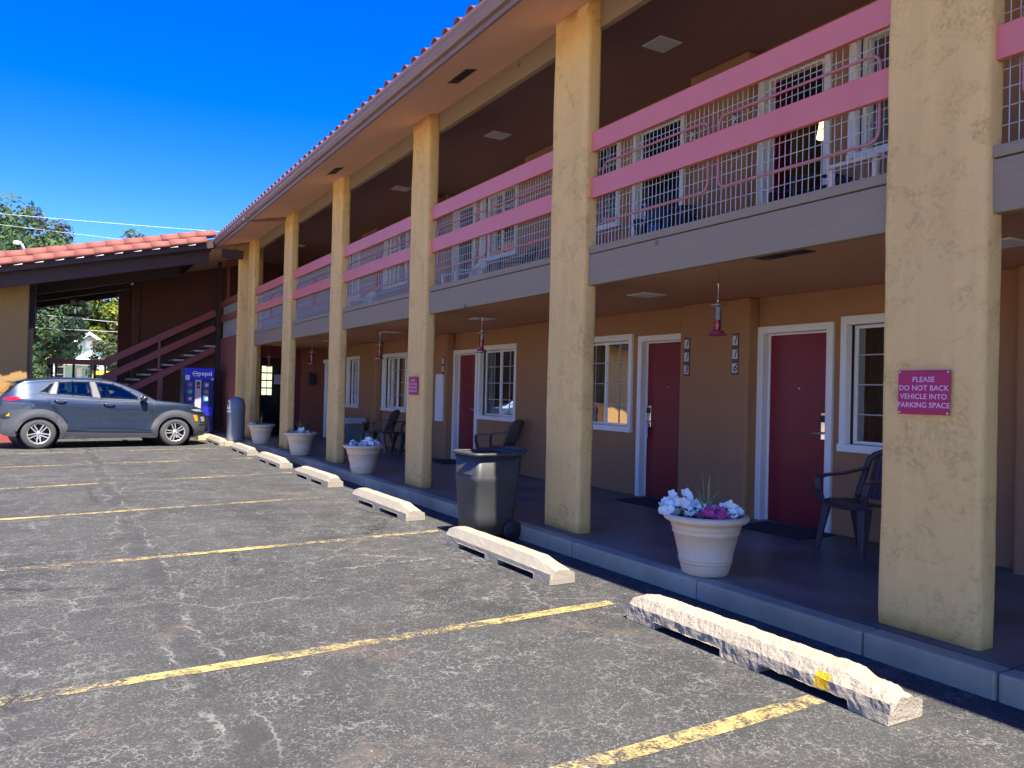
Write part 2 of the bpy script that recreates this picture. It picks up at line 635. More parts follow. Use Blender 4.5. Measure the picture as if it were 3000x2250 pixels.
def tag(o, label=None, cat=None, group=None, kind=None):
    if label:
        o['label'] = label
    if cat:
        o['category'] = cat
    if group:
        o['group'] = group
    if kind:
        o['kind'] = kind
    return o


def thing(name, loc, label, cat, group=None, rz=0):
    o = bpy.data.objects.new(name, None)
    o.empty_display_size = .2
    o.location = loc
    o.rotation_euler = (0, 0, rz)
    col.objects.link(o)
    return tag(o, label, cat, group)


def copy_tree(o, parent=None):
    c = o.copy()
    col.objects.link(c)
    if parent is not None:
        c.parent = parent
    for ch in list(o.children):
        copy_tree(ch, c)
    return c


def text_mesh(txt, size, ex, ey, origin, name, mat, parent, align='CENTER', shear=0, extrude=.0015, spacing=1.0, bold=0, world=True):
    cu = bpy.data.curves.new('txt', 'FONT')
    cu.body = txt
    cu.size = size
    cu.align_x = align
    cu.align_y = 'CENTER'
    cu.shear = shear
    cu.extrude = extrude
    cu.space_character = spacing
    cu.offset = bold
    cu.resolution_u = 4
    tmp = bpy.data.objects.new('txt', cu)
    col.objects.link(tmp)
    bpy.context.view_layer.update()
    dg = bpy.context.evaluated_depsgraph_get()
    me = bpy.data.meshes.new_from_object(tmp.evaluated_get(dg))
    bpy.data.objects.remove(tmp)
    bpy.data.curves.remove(cu)
    ex, ey = Vector(ex), Vector(ey)
    ez = ex.cross(ey)
    mtx = Matrix((ex, ey, ez)).transposed().to_4x4()
    off = Vector((0, 0, 0))
    q = parent if world else None
    while q is not None:
        off += q.location
        q = q.parent
    mtx.translation = Vector(origin) - off
    me.transform(mtx)
    me.materials.clear()
    me.materials.append(MT[mat])
    me.name = name
    return link(name, me, parent)


# ================================================================== GROUND
def sheet(name, x0, y0, x1, y1, z, mat, parent=None, n=1):
    b = MB()
    for i in range(n):
        for j in range(n):
            xa, xb = x0 + (x1 - x0) * i / n, x0 + (x1 - x0) * (i + 1) / n
            ya, yb = y0 + (y1 - y0) * j / n, y0 + (y1 - y0) * (j + 1) / n
            b.quad((xa, ya, z), (xb, ya, z), (xb, yb, z), (xa, yb, z))
    return b.build(name, mat, parent)


tag(sheet('ground', -900, -900, 900, 900, -.012, 'far_ground'), 'pale dusty ground reaching the horizon', kind='structure')
lot = tag(sheet('parking_lot', -6, -20, 30, 34, 0, 'asphalt'), 'weathered cracked grey asphalt parking lot', kind='structure')
# painted stall lines, each a thin sheet on the asphalt
LINES = [[(-7, 14.2), (-.737, 15.50), (3.48, 16.25)], [(-7, 11.2), (-.583, 12.435), (3.52, 13.38)], [(-7, 8.9), (-.448, 9.722), (3.507, 10.32)],
         [(-7, 7.1), (-.318, 7.129), (.641, 7.15), (3.48, 7.397)], [(-7, 4.1), (-.174, 4.215), (.676, 4.253), (3.403, 4.387)],
         [(-3.5, 2.25), (1.769, 2.50), (2.41, 2.515), (3.242, 2.544)], [(-7, 17.2), (-.9, 18.3), (3.45, 19.05)]]
for L in LINES:
    b = MB()
    w = .052
    for (p, q) in zip(L[:-1], L[1:]):
        p, q = Vector(p), Vector(q)
        n_ = max(2, int((q - p).length / .12))
        d = (q - p).normalized()
        nn = Vector((-d.y, d.x))
        for i in range(n_):
            a, c = p.lerp(q, i / n_), p.lerp(q, (i + 1) / n_)
            j1 = .010 * mnoise.noise((a.x * 3, a.y * 9, 0)), .010 * mnoise.noise((a.x * 3, a.y * 9, 5))
            j2 = .010 * mnoise.noise((c.x * 3, c.y * 9, 0)), .010 * mnoise.noise((c.x * 3, c.y * 9, 5))
            b.quad((*(a - nn * (w + j1[0])), .004), (*(c - nn * (w + j2[0])), .004), (*(c + nn * (w + j2[1])), .004), (*(a + nn * (w + j1[1])), .004))
    b.build('parking_line', 'line', lot)

b = MB()
for k in range(150):
    x, y = rnd.uniform(-.5, 4.0), rnd.uniform(1.6, 13)
    r_ = rnd.uniform(.002, .005)
    a_ = rnd.uniform(0, PI)
    vs_ = [(x + r_ * rnd.uniform(.6, 1.2) * math.cos(a_ + q), y + r_ * rnd.uniform(.6, 1.2) * math.sin(a_ + q), .001) for q in (0, 1.3, 2.6, 3.9, 5.2)]
    b.add(vs_ + [(x, y, r_ * .9)], [(i_, (i_ + 1) % 5, 5) for i_ in range(5)])
tag(b.build('loose_grit', 'kerb'), 'small pale pebbles and litter scattered on the asphalt', kind='stuff')

# raised walkway in slabs with a kerb of separate stones
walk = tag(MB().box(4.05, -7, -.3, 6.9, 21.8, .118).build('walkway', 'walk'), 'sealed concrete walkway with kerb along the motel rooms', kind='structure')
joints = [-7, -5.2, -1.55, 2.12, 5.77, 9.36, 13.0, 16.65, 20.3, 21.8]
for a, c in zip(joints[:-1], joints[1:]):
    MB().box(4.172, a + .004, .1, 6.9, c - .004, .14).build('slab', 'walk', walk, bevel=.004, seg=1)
kj = sorted(joints + [2.86, 4.2, 7.6, 11.2, 14.8])
for i, (a, c) in enumerate(zip(kj[:-1], kj[1:])):
    dz = rnd.uniform(-.003, .003)
    dx = rnd.uniform(-.004, .004)
    MB().box(4.02 + dx, a + .004, -.2, 4.168, c - .004, .139 + dz).build('kerb_stone', 'kerb', walk, bevel=.016, seg=2)
tag(MB().box(3.3, 21.9, -.2, 7, 24.9, .1).build('side_paving', 'kerb'), 'concrete paving under the stairs', kind='structure')


# wheel stops ------------------------------------------------------
def stop_mesh(L, prof, slots, sub=0, jit=0, seed=0):
    """profile (x,z) list from left bottom over top to right bottom; slots: y ranges with raised underside"""
    ys = sorted(set([-L / 2, L / 2] + [a for s_ in slots for a in s_] + [-L / 2 + L * i / max(1, sub) for i in range(sub + 1)]))
    ys2 = [ys[0]]
    for y in ys[1:]:
        if y - ys2[-1] > 1e-4:
            ys2.append(y)
    bm = bmesh.new()
    rings = []

    def cut(y):
        return any(a - 1e-6 <= y <= b_ + 1e-6 for a, b_ in slots)
    pr = list(prof)
    if sub:                                   # refine profile
        q = []
        for (a, b_) in zip(pr[:-1], pr[1:]):
            k = max(1, int(math.hypot(b_[0] - a[0], b_[1] - a[1]) / .022))
            q += [(a[0] + (b_[0] - a[0]) * i / k, a[1] + (b_[1] - a[1]) * i / k) for i in range(k)]
        pr = q + [pr[-1]]
    for y in ys2:
        for side_ in ((0, 1) if any(abs(y - e) < 1e-6 for s_ in slots for e in s_) else (0,)):
            mid = (y + 1e-4, y - 1e-4)
            lift = .045 if ((cut(y + 3e-4) and cut(y - 3e-4)) or (side_ == 1 and cut(y + 3e-4)) or (side_ == 0 and cut(y - 3e-4) and any(abs(y - s_[1]) < 1e-6 for s_ in slots))) else 0
            ring = []
            for (x, z) in pr:
                p = Vector((x, y, max(z, lift)))
                if jit:
                    v = mnoise.noise_vector((x * 14 + seed, y * 14, z * 14)) * jit + mnoise.noise_vector((x * 45 + seed, y * 45, z * 45)) * jit * .6
                    ends = min(1, (L / 2 - abs(y)) / .12)
                    p += v
                    if z > .1:
                        p.z -= (1 - ends) * .03 + .042 * max(0, min(1, (-.66 - y) / .07)) * (.7 + .3 * mnoise.noise((x * 20, y * 20, 1)))
                    p.z = max(p.z, .002)
                ring.append(bm.verts.new(p))
            rings.append(ring)
    for r0, r1 in zip(rings[:-1], rings[1:]):
        n = len(r0)
        for i in range(n):
            try:
                bm.faces.new((r0[i], r0[(i + 1) % n], r1[(i + 1) % n], r1[i]))
            except ValueError:
                pass
    bm.faces.new(rings[0])
    bm.faces.new(list(reversed(rings[-1])))
    bmesh.ops.recalc_face_normals(bm, faces=bm.faces)
    me = bpy.data.meshes.new('wheel_stop')
    bm.to_mesh(me)
    bm.free()
    return me


PROF = [(-.118, 0), (-.112, .082), (-.062, .158), (-.02, .168), (.03, .168), (.068, .158), (.112, .082), (.118, 0)]
PROF0 = [(-.128, 0), (-.124, .098), (-.078, .155), (-.03, .168), (.04, .168), (.085, .15), (.12, .085), (.124, 0)]
stop_spec = [(3.385, 3.105, 1.86, 'crumbling rough concrete wheel stop with a yellow paint spot, nearest the camera'),
             (3.385, 5.9, 1.86, 'clean-edged concrete wheel stop in front of the black wheeled bin'),
             (3.505, 9.0, 1.86, 'concrete wheel stop beside the flower planter beyond the black bin'),
             (3.585, 12.15, 1.86, 'fourth concrete wheel stop from the camera, in the middle of the row'),
             (3.60, 15.0, 1.86, 'fifth concrete wheel stop from the camera, ending at a yellow line'),
             (3.61, 17.75, 1.8, 'small-looking concrete wheel stop in front of the grey domed can'),
             (3.55, 20.55, 1.8, 'farthest concrete wheel stop, at the nose of the parked car')]
me1 = stop_mesh(1.86, PROF, [(-.70, -.12), (.10, .62)], sub=24, jit=.0022)
me1.materials.append(MT['stop'])
for i, (x, y, L, lab) in enumerate(stop_spec):
    if i == 0:
        me = stop_mesh(1.86, PROF0, [(-.72, -.18), (.10, .66)], sub=90, jit=.0068, seed=3)
        me.materials.append(MT['stop_rough'])
    else:
        me = me1
    o = link('wheel_stop', me)
    o.location = (x, y, .001)
    o.rotation_euler.z = 0 if i < 2 else rnd.uniform(-.012, .012)
    if i >= 2 and i % 2:
        o.rotation_euler.z += PI
    tag(o, lab, 'wheel stop', 'concrete wheel stops along the kerb')

# ================================================================== MOTEL BUILDING
XW, XP = 6.66, 6.48            # main wall face, projecting party-wall face
ROOFZ = lambda x: 4.16 + .235 * x
motel = thing('motel_building', (6.66, 9, .14), 'two-storey tan and brown stucco motel block with pink balcony rails and tiled eave', 'building')
Y0, Y1 = -6.5, 21.8


def grid_wall(b, x, th, y0, y1, z0, z1, holes):
    """wall in plane X=x (front face towards -X) with rectangular holes (ya,yb,za,zb)"""
    ys = sorted({y0, y1} | {v for h in holes for v in h[:2]})
    zs = sorted({z0, z1} | {v for h in holes for v in h[2:]})
    inside = lambda y, z: y0 < y < y1 and z0 < z < z1 and not any(h[0] < y < h[1] and h[2] < z < h[3] for h in holes)
    for i in range(len(ys) - 1):
        for j in range(len(zs) - 1):
            a, c, d, e = ys[i], ys[i + 1], zs[j], zs[j + 1]
            my, mz = (a + c) / 2, (d + e) / 2
            if not inside(my, mz):
                continue
            b.quad((x, a, d), (x, a, e), (x, c, e), (x, c, d))
            b.quad((x + th, a, d), (x + th, c, d), (x + th, c, e), (x + th, a, e))
            if not inside(a - 1e-3, mz):
                b.quad((x, a, d), (x + th, a, d), (x + th, a, e), (x, a, e))
            if not inside(c + 1e-3, mz):
                b.quad((x, c, d), (x, c, e), (x + th, c, e), (x + th, c, d))
            if not inside(my, d - 1e-3):
                b.quad((x, a, d), (x, c, d), (x + th, c, d), (x + th, a, d))
            if not inside(my, e + 1e-3):
                b.quad((x, a, e), (x + th, a, e), (x + th, c, e), (x, c, e))


GW = [(.7, 2.05), (3.65, 5.01), (8.22, 9.58), (11.24, 12.6), (15.95, 17.41), (18.65, 20.0)]       # ground windows
GD = [(-.5, .46), (5.10, 6.06), (7.14, 8.10), (12.64, 13.63), (14.75, 15.72)]
GP = [(2.2, 3.32), (6.06, 7.14), (9.75, 11.0), (13.63, 14.72), (17.45, 18.62)]
UW = [(.4, 1.75), (3.62, 4.97), (8.58, 9.92), (11.34, 12.65), (16.1, 17.5), (18.9, 20.2)]
UD = [(-.6, .34), (5.19, 6.13), (7.3, 8.3), (12.87, 13.8), (14.95, 15.9)]
UP = [(2.1, 3.2), (6.13, 7.06), (9.98, 10.9), (13.8, 14.9), (17.6, 18.7)]
GZ, UZ = (.955, 2.272), (3.77, 5.09)
b = MB()
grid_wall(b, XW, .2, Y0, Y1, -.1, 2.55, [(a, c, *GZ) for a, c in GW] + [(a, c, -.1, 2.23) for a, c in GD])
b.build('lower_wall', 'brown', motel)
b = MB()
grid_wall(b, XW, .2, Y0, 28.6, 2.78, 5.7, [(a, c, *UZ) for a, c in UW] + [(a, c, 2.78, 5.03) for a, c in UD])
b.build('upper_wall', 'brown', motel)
for lst, z0, z1 in ((GP, .1, 2.552), (UP, 2.76, 5.272)):
    for a, c in lst:
        MB().box(XP, a, z0, XW - .001, c, z1).build('party_wall', 'brown', motel, bevel=.035, seg=3)
# dark room shells behind the wall
for z0, z1 in ((0.0, 2.56), (2.79, 5.26)):
    b = MB()
    b.quad((9.3, Y0, z0), (9.3, Y1, z0), (9.3, Y1, z1), (9.3, Y0, z1))
    b.quad((XW + .19, Y0, z0), (9.3, Y0, z0), (9.3, Y1, z0), (XW + .19, Y1, z0))
    b.quad((XW + .19, Y0, z1), (9.3, Y0, z1), (9.3, Y1, z1), (XW + .19, Y1, z1))
    for y in (Y0, 2.7, 6.6, 10.4, 14.2, 18.0, Y1):
        b.quad((XW + .2, y, z0), (9.3, y, z0), (9.3, y, z1), (XW + .2, y, z1))
    b.build('room_shell', 'dark', motel)
# balcony deck, ceilings
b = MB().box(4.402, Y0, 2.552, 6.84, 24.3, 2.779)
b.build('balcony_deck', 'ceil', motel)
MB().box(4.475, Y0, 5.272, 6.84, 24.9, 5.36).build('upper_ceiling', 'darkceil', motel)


# stucco columns ----------------------------------------------------
def column_mb(b, x0, x1, y0, y1, z0, z1, r=.04, seed=0, topfn=None):
    n = 4
    zs = [z0 + (z1 - z0) * i / 40 for i in range(41)]
    base = []
    for cx, cy, a0 in ((x1 - r, y1 - r, 0), (x0 + r, y1 - r, 90), (x0 + r, y0 + r, 180), (x1 - r, y0 + r, 270)):
        for k in range(n + 1):
            t = math.radians(a0 + 90 * k / n)
            base.append((cx + r * math.cos(t), cy + r * math.sin(t)))
    pts = []
    for i in range(len(base)):            # add points along the long sides
        p, q = base[i], base[(i + 1) % len(base)]
        pts.append(p)
        if abs(q[1] - p[1]) > .25:
            for k in range(1, 6):
                pts.append((p[0] + (q[0] - p[0]) * k / 6, p[1] + (q[1] - p[1]) * k / 6))
    m = len(pts)
    vs, fs = [], []
    cx, cy = (x0 + x1) / 2, (y0 + y1) / 2
    for z in zs:
        for (x, y) in pts:
            d = mnoise.noise((x * 3 + seed * 7, y * 3, z * 1.6)) * .009 + mnoise.noise((x * 9 + seed, y * 9, z * 7)) * .0035
            l = math.hypot((x - cx) / (x1 - x0), (y - cy) / (y1 - y0))
            zz = z if topfn is None else min(z, topfn(x))
            vs.append((x + d * (x - cx) / (x1 - x0) / l, y + d * (y - cy) / (y1 - y0) / l, zz))
    for i in range(40):
        for k in range(m):
            fs.append((i * m + k, i * m + (k + 1) % m, (i + 1) * m + (k + 1) % m, (i + 1) * m + k))
    fs.append(tuple(range(m)))
    b.smooth = True
    b.add(vs, fs)
    return b


COLX0, COLX1 = 4.27, 4.44
CY = [-4.94, -1.29, 2.345, 6.045, 9.69, 13.385, 16.77, 20.42]
CWID = [.6, .6, .605, .6, .585, .57, .6, .6]
for i, (y, w) in enumerate(zip(CY, CWID)):
    column_mb(MB(), COLX0, COLX1, y, y + w, .13, 5.3, seed=i, topfn=lambda x: ROOFZ(x) - .002).build('column', 'tan', motel)
column_mb(MB(), 4.10, 4.72, 21.3, 21.47, .05, 5.4, seed=9, topfn=lambda x: ROOFZ(x) - .002).build('column', 'tan', motel)

# bays between the columns: fascia, rails, mesh, tube frames, head beam
RX = 4.33
bays = [(CY[i] + CWID[i], CY[i + 1]) for i in range(len(CY) - 1)] + [(21.47, 24.3)]
for i, (a, c) in enumerate(bays):
    a2, c2 = a - .03, c + .03
    last = i == len(bays) - 1
    xo = 0 if not last else -.13
    if not last:
        MB().box(RX, a2, 2.478, RX + .07, c2, 2.768).build('fascia_board', 'fascia', motel, bevel=.006)
        MB().box(RX - .004, a2, 2.776, RX + .12, c2, 2.842).build('deck_edge_board', 'fascia', motel, bevel=.006)
        MB().box(RX + .03, a2, 2.76, RX + .06, c2, 2.78).build('gap_strip', 'dark', motel)
        b = MB()
        zt = ROOFZ(4.41)
        b.box(4.402, a2, 4.945, 4.472, c2, zt + .05)
        b.build('head_beam', 'fascia', motel, bevel=.004)
    rail = MB().box(RX + xo, a2, 3.745, RX + xo + .042, c2, 3.929).build('railing', 'pink' if not last else 'stair_red', motel, bevel=.005)
    MB().box(RX + xo, a2, 3.303, RX + xo + .042, c2, 3.488).build('lower_rail', 'pink' if not last else 'stair_red', rail, bevel=.005)
    b = MB()
    y = a2 + .03
    r_ = .0033 if i < 4 else .0038
    while y < c2:
        b.tube([(RX + xo + .075, y, 2.84), (RX + xo + .075, y, 3.76)], r_, 4, cap=False)
        y += .0508
    z = 2.86
    while z < 3.76:
        b.tube([(RX + xo + .070, a2, z), (RX + xo + .070, c2, z)], r_, 4, cap=False)
        z += .1016
    tag(b.build('wire_mesh', 'wire', rail), kind='stuff')
    if last:
        continue
    half = (c - a) / 2
    for s0 in (a + .12, a + half + .055):
        s1 = s0 + half - .175
        pts = []
        z0, z1, r = 3.07, 3.62, .07
        for (cy_, cz_, a0) in ((s1 - r, z1 - r, 0), (s0 + r, z1 - r, 90), (s0 + r, z0 + r, 180), (s1 - r, z0 + r, 270)):
            for k in range(5):
                t = math.radians(a0 + 90 * k / 4)
                pts.append((RX + .058, cy_ + r * math.cos(t), cz_ + r * math.sin(t)))
        b = MB()
        b.smooth = True
        b.tube(pts, .0105, 8, closed=True)
        b.build('tube_frame', 'rail_tube', rail)
# rust coloured lobby corner under the last bay, and lobby wall with its doorway
MB().box(4.2, 21.82, -.1, 4.32, 24.3, 2.80).build('lobby_wall', 'rust', motel)
b = MB()
b.box(4.32, 21.8, -.1, 4.6, 21.92, 2.551).box(5.88, 21.8, -.1, 6.66, 21.92, 2.551).box(4.6, 21.8, 2.48, 5.88, 21.92, 2.551)
b.build('lobby_end_wall', 'rust', motel)
fr = MB().box(4.6, 21.76, .1, 4.76, 21.9, 2.48).box(5.72, 21.76, .1, 5.88, 21.9, 2.48).box(4.76, 21.762, 2.24, 5.72, 21.9, 2.48).build('lobby_door_frame', 'maroon_trim', motel)
MB().box(4.76, 21.85, .1, 5.72, 21.88, 2.24).build('lobby_door', 'lobby', fr)
for i in range(2):
    for j in range(4):
        x, z = 4.87 + .143 * i, 1.22 + .205 * j
        MB().box(x, 21.842, z, x + .125, 21.847, z + .17).build('lit_pane', mat_emit('lobby_daylight', (.75, .74, .48), .3) if 'lobby_daylight' not in bpy.data.materials else bpy.data.materials['lobby_daylight'], fr)


# doors and windows ------------------------------------------------
def door(a, c, z0, z1, kind, lockside=1):
    """frame in the wall opening; leaf recessed; lockside +1: lock at the low-y edge"""
    f = MB()
    t, w = .035, .075
    f.box(XW - t, a, z0, XW + .06, a + w, z1).box(XW - t, c - w, z0, XW + .06, c, z1).box(XW - t, a + w, z1 - w, XW + .06, c - w, z1)
    f.box(XW + .061, a + .02, z0, XW + .14, a + w + .02, z1 - .01).box(XW + .061, c - w - .02, z0, XW + .14, c - .02, z1 - .01)
    f.box(XW + .061, a + w + .02, z1 - w - .02, XW + .14, c - w - .02, z1 - .012)
    fo = f.build('door_frame', 'white', motel, bevel=.006)
    la, lc = a + w + .005, c - w - .005
    MB().box(XW - .02, la, z0 - .02, XW + .15, lc, z0 + .022).build('threshold', 'metal', fo)
    if kind in ('shut', 'dark'):
        leaf = MB().box(XW + .075, la, z0 + .024, XW + .118, lc, z1 - w - .004).build('door', 'maroon' if kind == 'shut' else 'lobby', fo, bevel=.003)
        yl = la + .075 if lockside > 0 else lc - .075
        s = 1 if lockside > 0 else -1
        zc = z0 + 1.08
        b = MB()
        b.box(XW + .052, yl - .036, zc - .15, XW + .0745, yl + .036, zc + .13)
        b.build('lock_plate', 'chrome', fo, bevel=.008)
        MB().box(XW + .03, yl - .03, zc + .03, XW + .0515, yl + .03, zc + .1).build('card_reader', 'black', fo, bevel=.006)
        b = MB()
        b.smooth = True
        b.tube([(XW + .052, yl, zc - .08), (XW + .005, yl, zc - .08), (XW - .002, yl + s * .012, zc - .08), (XW - .002, yl + s * .115, zc - .08)], .011, 8)
        b.build('handle', 'metal', fo)
        b = MB()
        b.lathe([(0, XW + .068), (.009, XW + .068), (.011, XW + .0748)], 10, (0, (la + lc) / 2, z0 + 1.45), 'x')
        b.build('peephole', 'metal', fo)
    elif kind == 'open':
        MB().box(XW + .13, lc - .04, z0 + .03, XW + .36, lc, z1 - w).build('door', 'maroon', fo)
    return fo


def window(a, c, z0, z1, cur, slide=.5, curtain='curtain', sky_reflection=None):
    f = MB()
    t, w = .04, .068
    f.box(XW - t, a, z0, XW + .05, a + w, z1).box(XW - t, c - w, z0, XW + .05, c, z1)
    f.box(XW - t, a + w, z1 - w * 1.25, XW + .05, c - w, z1).box(XW - t - .012, a - .012, z0, XW + .05, c + .012, z0 + w * 1.1)
    fo = f.build('window', 'white', motel, bevel=.006)
    ia, ic, iz0, iz1 = a + w, c - w, z0 + w * 1.1, z1 - w * 1.25
    m = ia + (ic - ia) * slide
    for k, (p, q, x) in enumerate(((ia, m + .02, XW + .055), (m - .02, ic, XW + .085))):
        b = MB()
        e = .032
        b.box(x, p, iz0, x + .028, p + e, iz1).box(x, q - e, iz0, x + .028, q, iz1).box(x, p + e, iz0, x + .028, q - e, iz0 + e).box(x, p + e, iz1 - e, x + .028, q - e, iz1)
        so = b.build('sash', 'white', fo, bevel=.004)
        for j in (1, 2, 3):
            zz = iz0 + (iz1 - iz0) * j / 4
            b = MB().box(x + .012, p + e, zz - .006, x + .02, q - e, zz + .006)
            b.build('muntin', 'muntin', fo)
        mm = (p + q) / 2
        MB().box(x + .0125, mm - .0045, iz0 + e, x + .0195, mm + .0045, iz1 - e).build('muntin', 'muntin', fo)
        MB().quad((x + .0225, p + e, iz0 + e), (x + .0225, q - e, iz0 + e), (x + .0225, q - e, iz1 - e), (x + .0225, p + e, iz1 - e)).build('pane', 'glass', fo)
    if sky_reflection:
        MB().box(XW + .128, ia + (ic - ia) * sky_reflection[0], iz0 + .01, XW + .134, ia + (ic - ia) * sky_reflection[1], iz0 + (iz1 - iz0) * sky_reflection[2]).build('lower_panel', 'panel', fo)  # added panel behind the glass, painted as a sky reflection
    # pleated curtain over part of the opening
    for (p, q) in cur:
        b = MB()
        b.smooth = True
        n = max(6, int((q - p) * (ic - ia) / .018))
        vs, fs = [], []
        for i in range(n + 1):
            y = ia + (ic - ia) * (p + (q - p) * i / n)
            x = XW + .24 + .026 * math.sin(i * 1.15) + .01 * math.sin(i * .37)
            vs += [(x, y, iz0 - .1), (x, y, iz1 + .02)]
            if i:
                k = 2 * i
                fs.append((k - 2, k, k + 1, k - 1))
        b.add(vs, fs)
        b.build('curtain', curtain, fo)
    return fo


for i, (a, c) in enumerate(GD):
    door(a, c, .115, 2.23, 'shut', -1 if i in (2, 4) else 1)
gcur = [[(0, .45)], [(.55, 1)], [(0, .4), (.82, 1)], [(.0, .12), (.52, 1)], [(.5, .98)], [(0, .3)]]
for (a, c), cu in zip(GW, gcur):
    window(a, c, *GZ, cu, .5, 'curtain')
for i, (a, c) in enumerate(UD):
    door(a, c, 2.80, 5.03, ('shut', 'open', 'dark', 'dark', 'shut')[i], -1 if i in (2, 4) else 1)
ucur = [[(0, .4)], [(.7, 1)], [(0, .5)], [(.5, 1)], [(.0, .5)], [(.4, 1)]]
for (a, c), cu in zip(UW, ucur):
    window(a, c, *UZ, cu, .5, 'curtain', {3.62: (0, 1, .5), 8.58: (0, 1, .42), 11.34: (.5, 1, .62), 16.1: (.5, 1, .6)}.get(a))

hg = MB().box(XW + .018, 7.93, .90, XW + .022, 8.0, 1.09).build('door_hanger_tag', 'paper', motel)

# main roof: sloped soffit, gutter, fascia, tiles -------------------
EX, RIDGE = 3.52, 10.2
YE = 21.0
b = MB()
b.quad((EX, Y0, ROOFZ(EX)), (EX, YE, ROOFZ(EX)), (4.476, YE, ROOFZ(4.476)), (4.476, Y0, ROOFZ(4.476)))
b.quad((4.476, YE, ROOFZ(4.476)), (EX, YE, ROOFZ(EX)), (EX, YE, ROOFZ(EX) + .05), (4.476, YE, ROOFZ(4.476) + .05))
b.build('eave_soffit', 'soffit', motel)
b = MB()
zr = lambda x: ROOFZ(x) + .16
b.hexa([(EX - .02, Y0, zr(EX - .02) - .05), (RIDGE, Y0, zr(RIDGE) - .05), (RIDGE, 28.7, zr(RIDGE) - .05), (EX - .02, 28.7, zr(EX - .02) - .05),
        (EX - .02, Y0, zr(EX - .02)), (RIDGE, Y0, zr(RIDGE)), (RIDGE, 28.7, zr(RIDGE)), (EX - .02, 28.7, zr(EX - .02))])
b.hexa([(RIDGE, Y0, zr(RIDGE) - .05), (RIDGE + 6, Y0, zr(RIDGE) - 1.4), (RIDGE + 6, 28.7, zr(RIDGE) - 1.4), (RIDGE, 28.7, zr(RIDGE) - .05),
        (RIDGE, Y0, zr(RIDGE)), (RIDGE + 6, Y0, zr(RIDGE) - 1.35), (RIDGE + 6, 28.7, zr(RIDGE) - 1.35), (RIDGE, 28.7, zr(RIDGE))])
roof = b.build('roof', 'tile', motel)
b = MB()
ze = ROOFZ(EX)
b.box(EX - .03, Y0, ze - .035, EX + .002, YE, ze + .17)
b.build('eave_fascia', 'gutter', motel)
# K-style gutter profile
gp = [(EX - .032, ze + .14), (EX - .032, ze + .02), (EX - .075, ze + .02), (EX - .105, ze + .06), (EX - .108, ze + .085), (EX - .135, ze + .115), (EX - .135, ze + .145), (EX - .128, ze + .145), (EX - .128, ze + .12), (EX - .098, ze + .09), (EX - .096, ze + .064), (EX - .072, ze + .028), (EX - .039, ze + .028), (EX - .039, ze + .14)]
ge = [Y0, -2.5, 1.2, 4.85, 8.5, 12.2, 15.8, 18.6, YE]
for a, c in zip(ge[:-1], ge[1:]):
    MB().prism([(p[0], p[1]) for p in gp], 1, a + .002, c - .002).build('gutter', 'gutter', motel)
MB().box(EX - .14, 17.28, ze - .02, EX - .03, 17.4, ze + .03).bar((EX - .08, 17.34, ze - .01), (4.27, 17.30, ROOFZ(4.27) - .06), .075, .055).box(3.86, 17.24, ROOFZ(3.9) - .06, 3.9, 17.41, ROOFZ(3.9) - .001).build('downspout', 'gutter', motel)


def barrel(L, r0, r1, th=.014, n=9, sag=1.0):
    """half-barrel tile along +X from 0 to L, crown up, centred on Y"""
    vs, fs = [], []
    for (x, r) in ((0, r0), (L, r1)):
        for rr in (r, r - th):
            for k in range(n + 1):
                t = PI * k / n
                vs.append((x, rr * math.cos(t), rr * math.sin(t) * sag))
    m = n + 1
    for k in range(n):
        fs += [(k, k + 1, 2 * m + k + 1, 2 * m + k), (m + k + 1, m + k, 3 * m + k, 3 * m + k + 1), (k + 1, k, m + k, m + k + 1), (2 * m + k, 2 * m + k + 1, 3 * m + k + 1, 3 * m + k)]
    fs += [(0, 2 * m, 3 * m, m), (n, m + n, 3 * m + n, 2 * m + n)]
    me = bpy.data.meshes.new('roof_tile')
    me.from_pydata(vs, [], fs)
    for p in me.polygons:
        p.use_smooth = len(p.vertices) == 4 and p.index % 4 in (0, 1)
    me.materials.append(MT['tile'])
    return me


tile_me = barrel(.44, .094, .082)
slope = math.atan(.235)
y = 1.3
off = motel.location


def place_tile(me, parent, x, yy, z, rz=0., tilt=slope, base=None, sc=1):
    o = bpy.data.objects.new('roof_tile', me)
    col.objects.link(o)
    o.parent = parent
    o.rotation_euler = (rnd.uniform(-.03, .03), -tilt + rnd.uniform(-.02, .02), rz + rnd.uniform(-.02, .02))
    o.location = Vector((x, yy, z)) - base
    o.scale = (sc, 1, 1)
    return o


while y < YE - .05:
    for r_ in range(2):
        x = EX - .085 + r_ * .38
        place_tile(tile_me, roof, x, y + rnd.uniform(-.008, .008), zr(x) + .012 + r_ * .014, base=off)
    y += .279

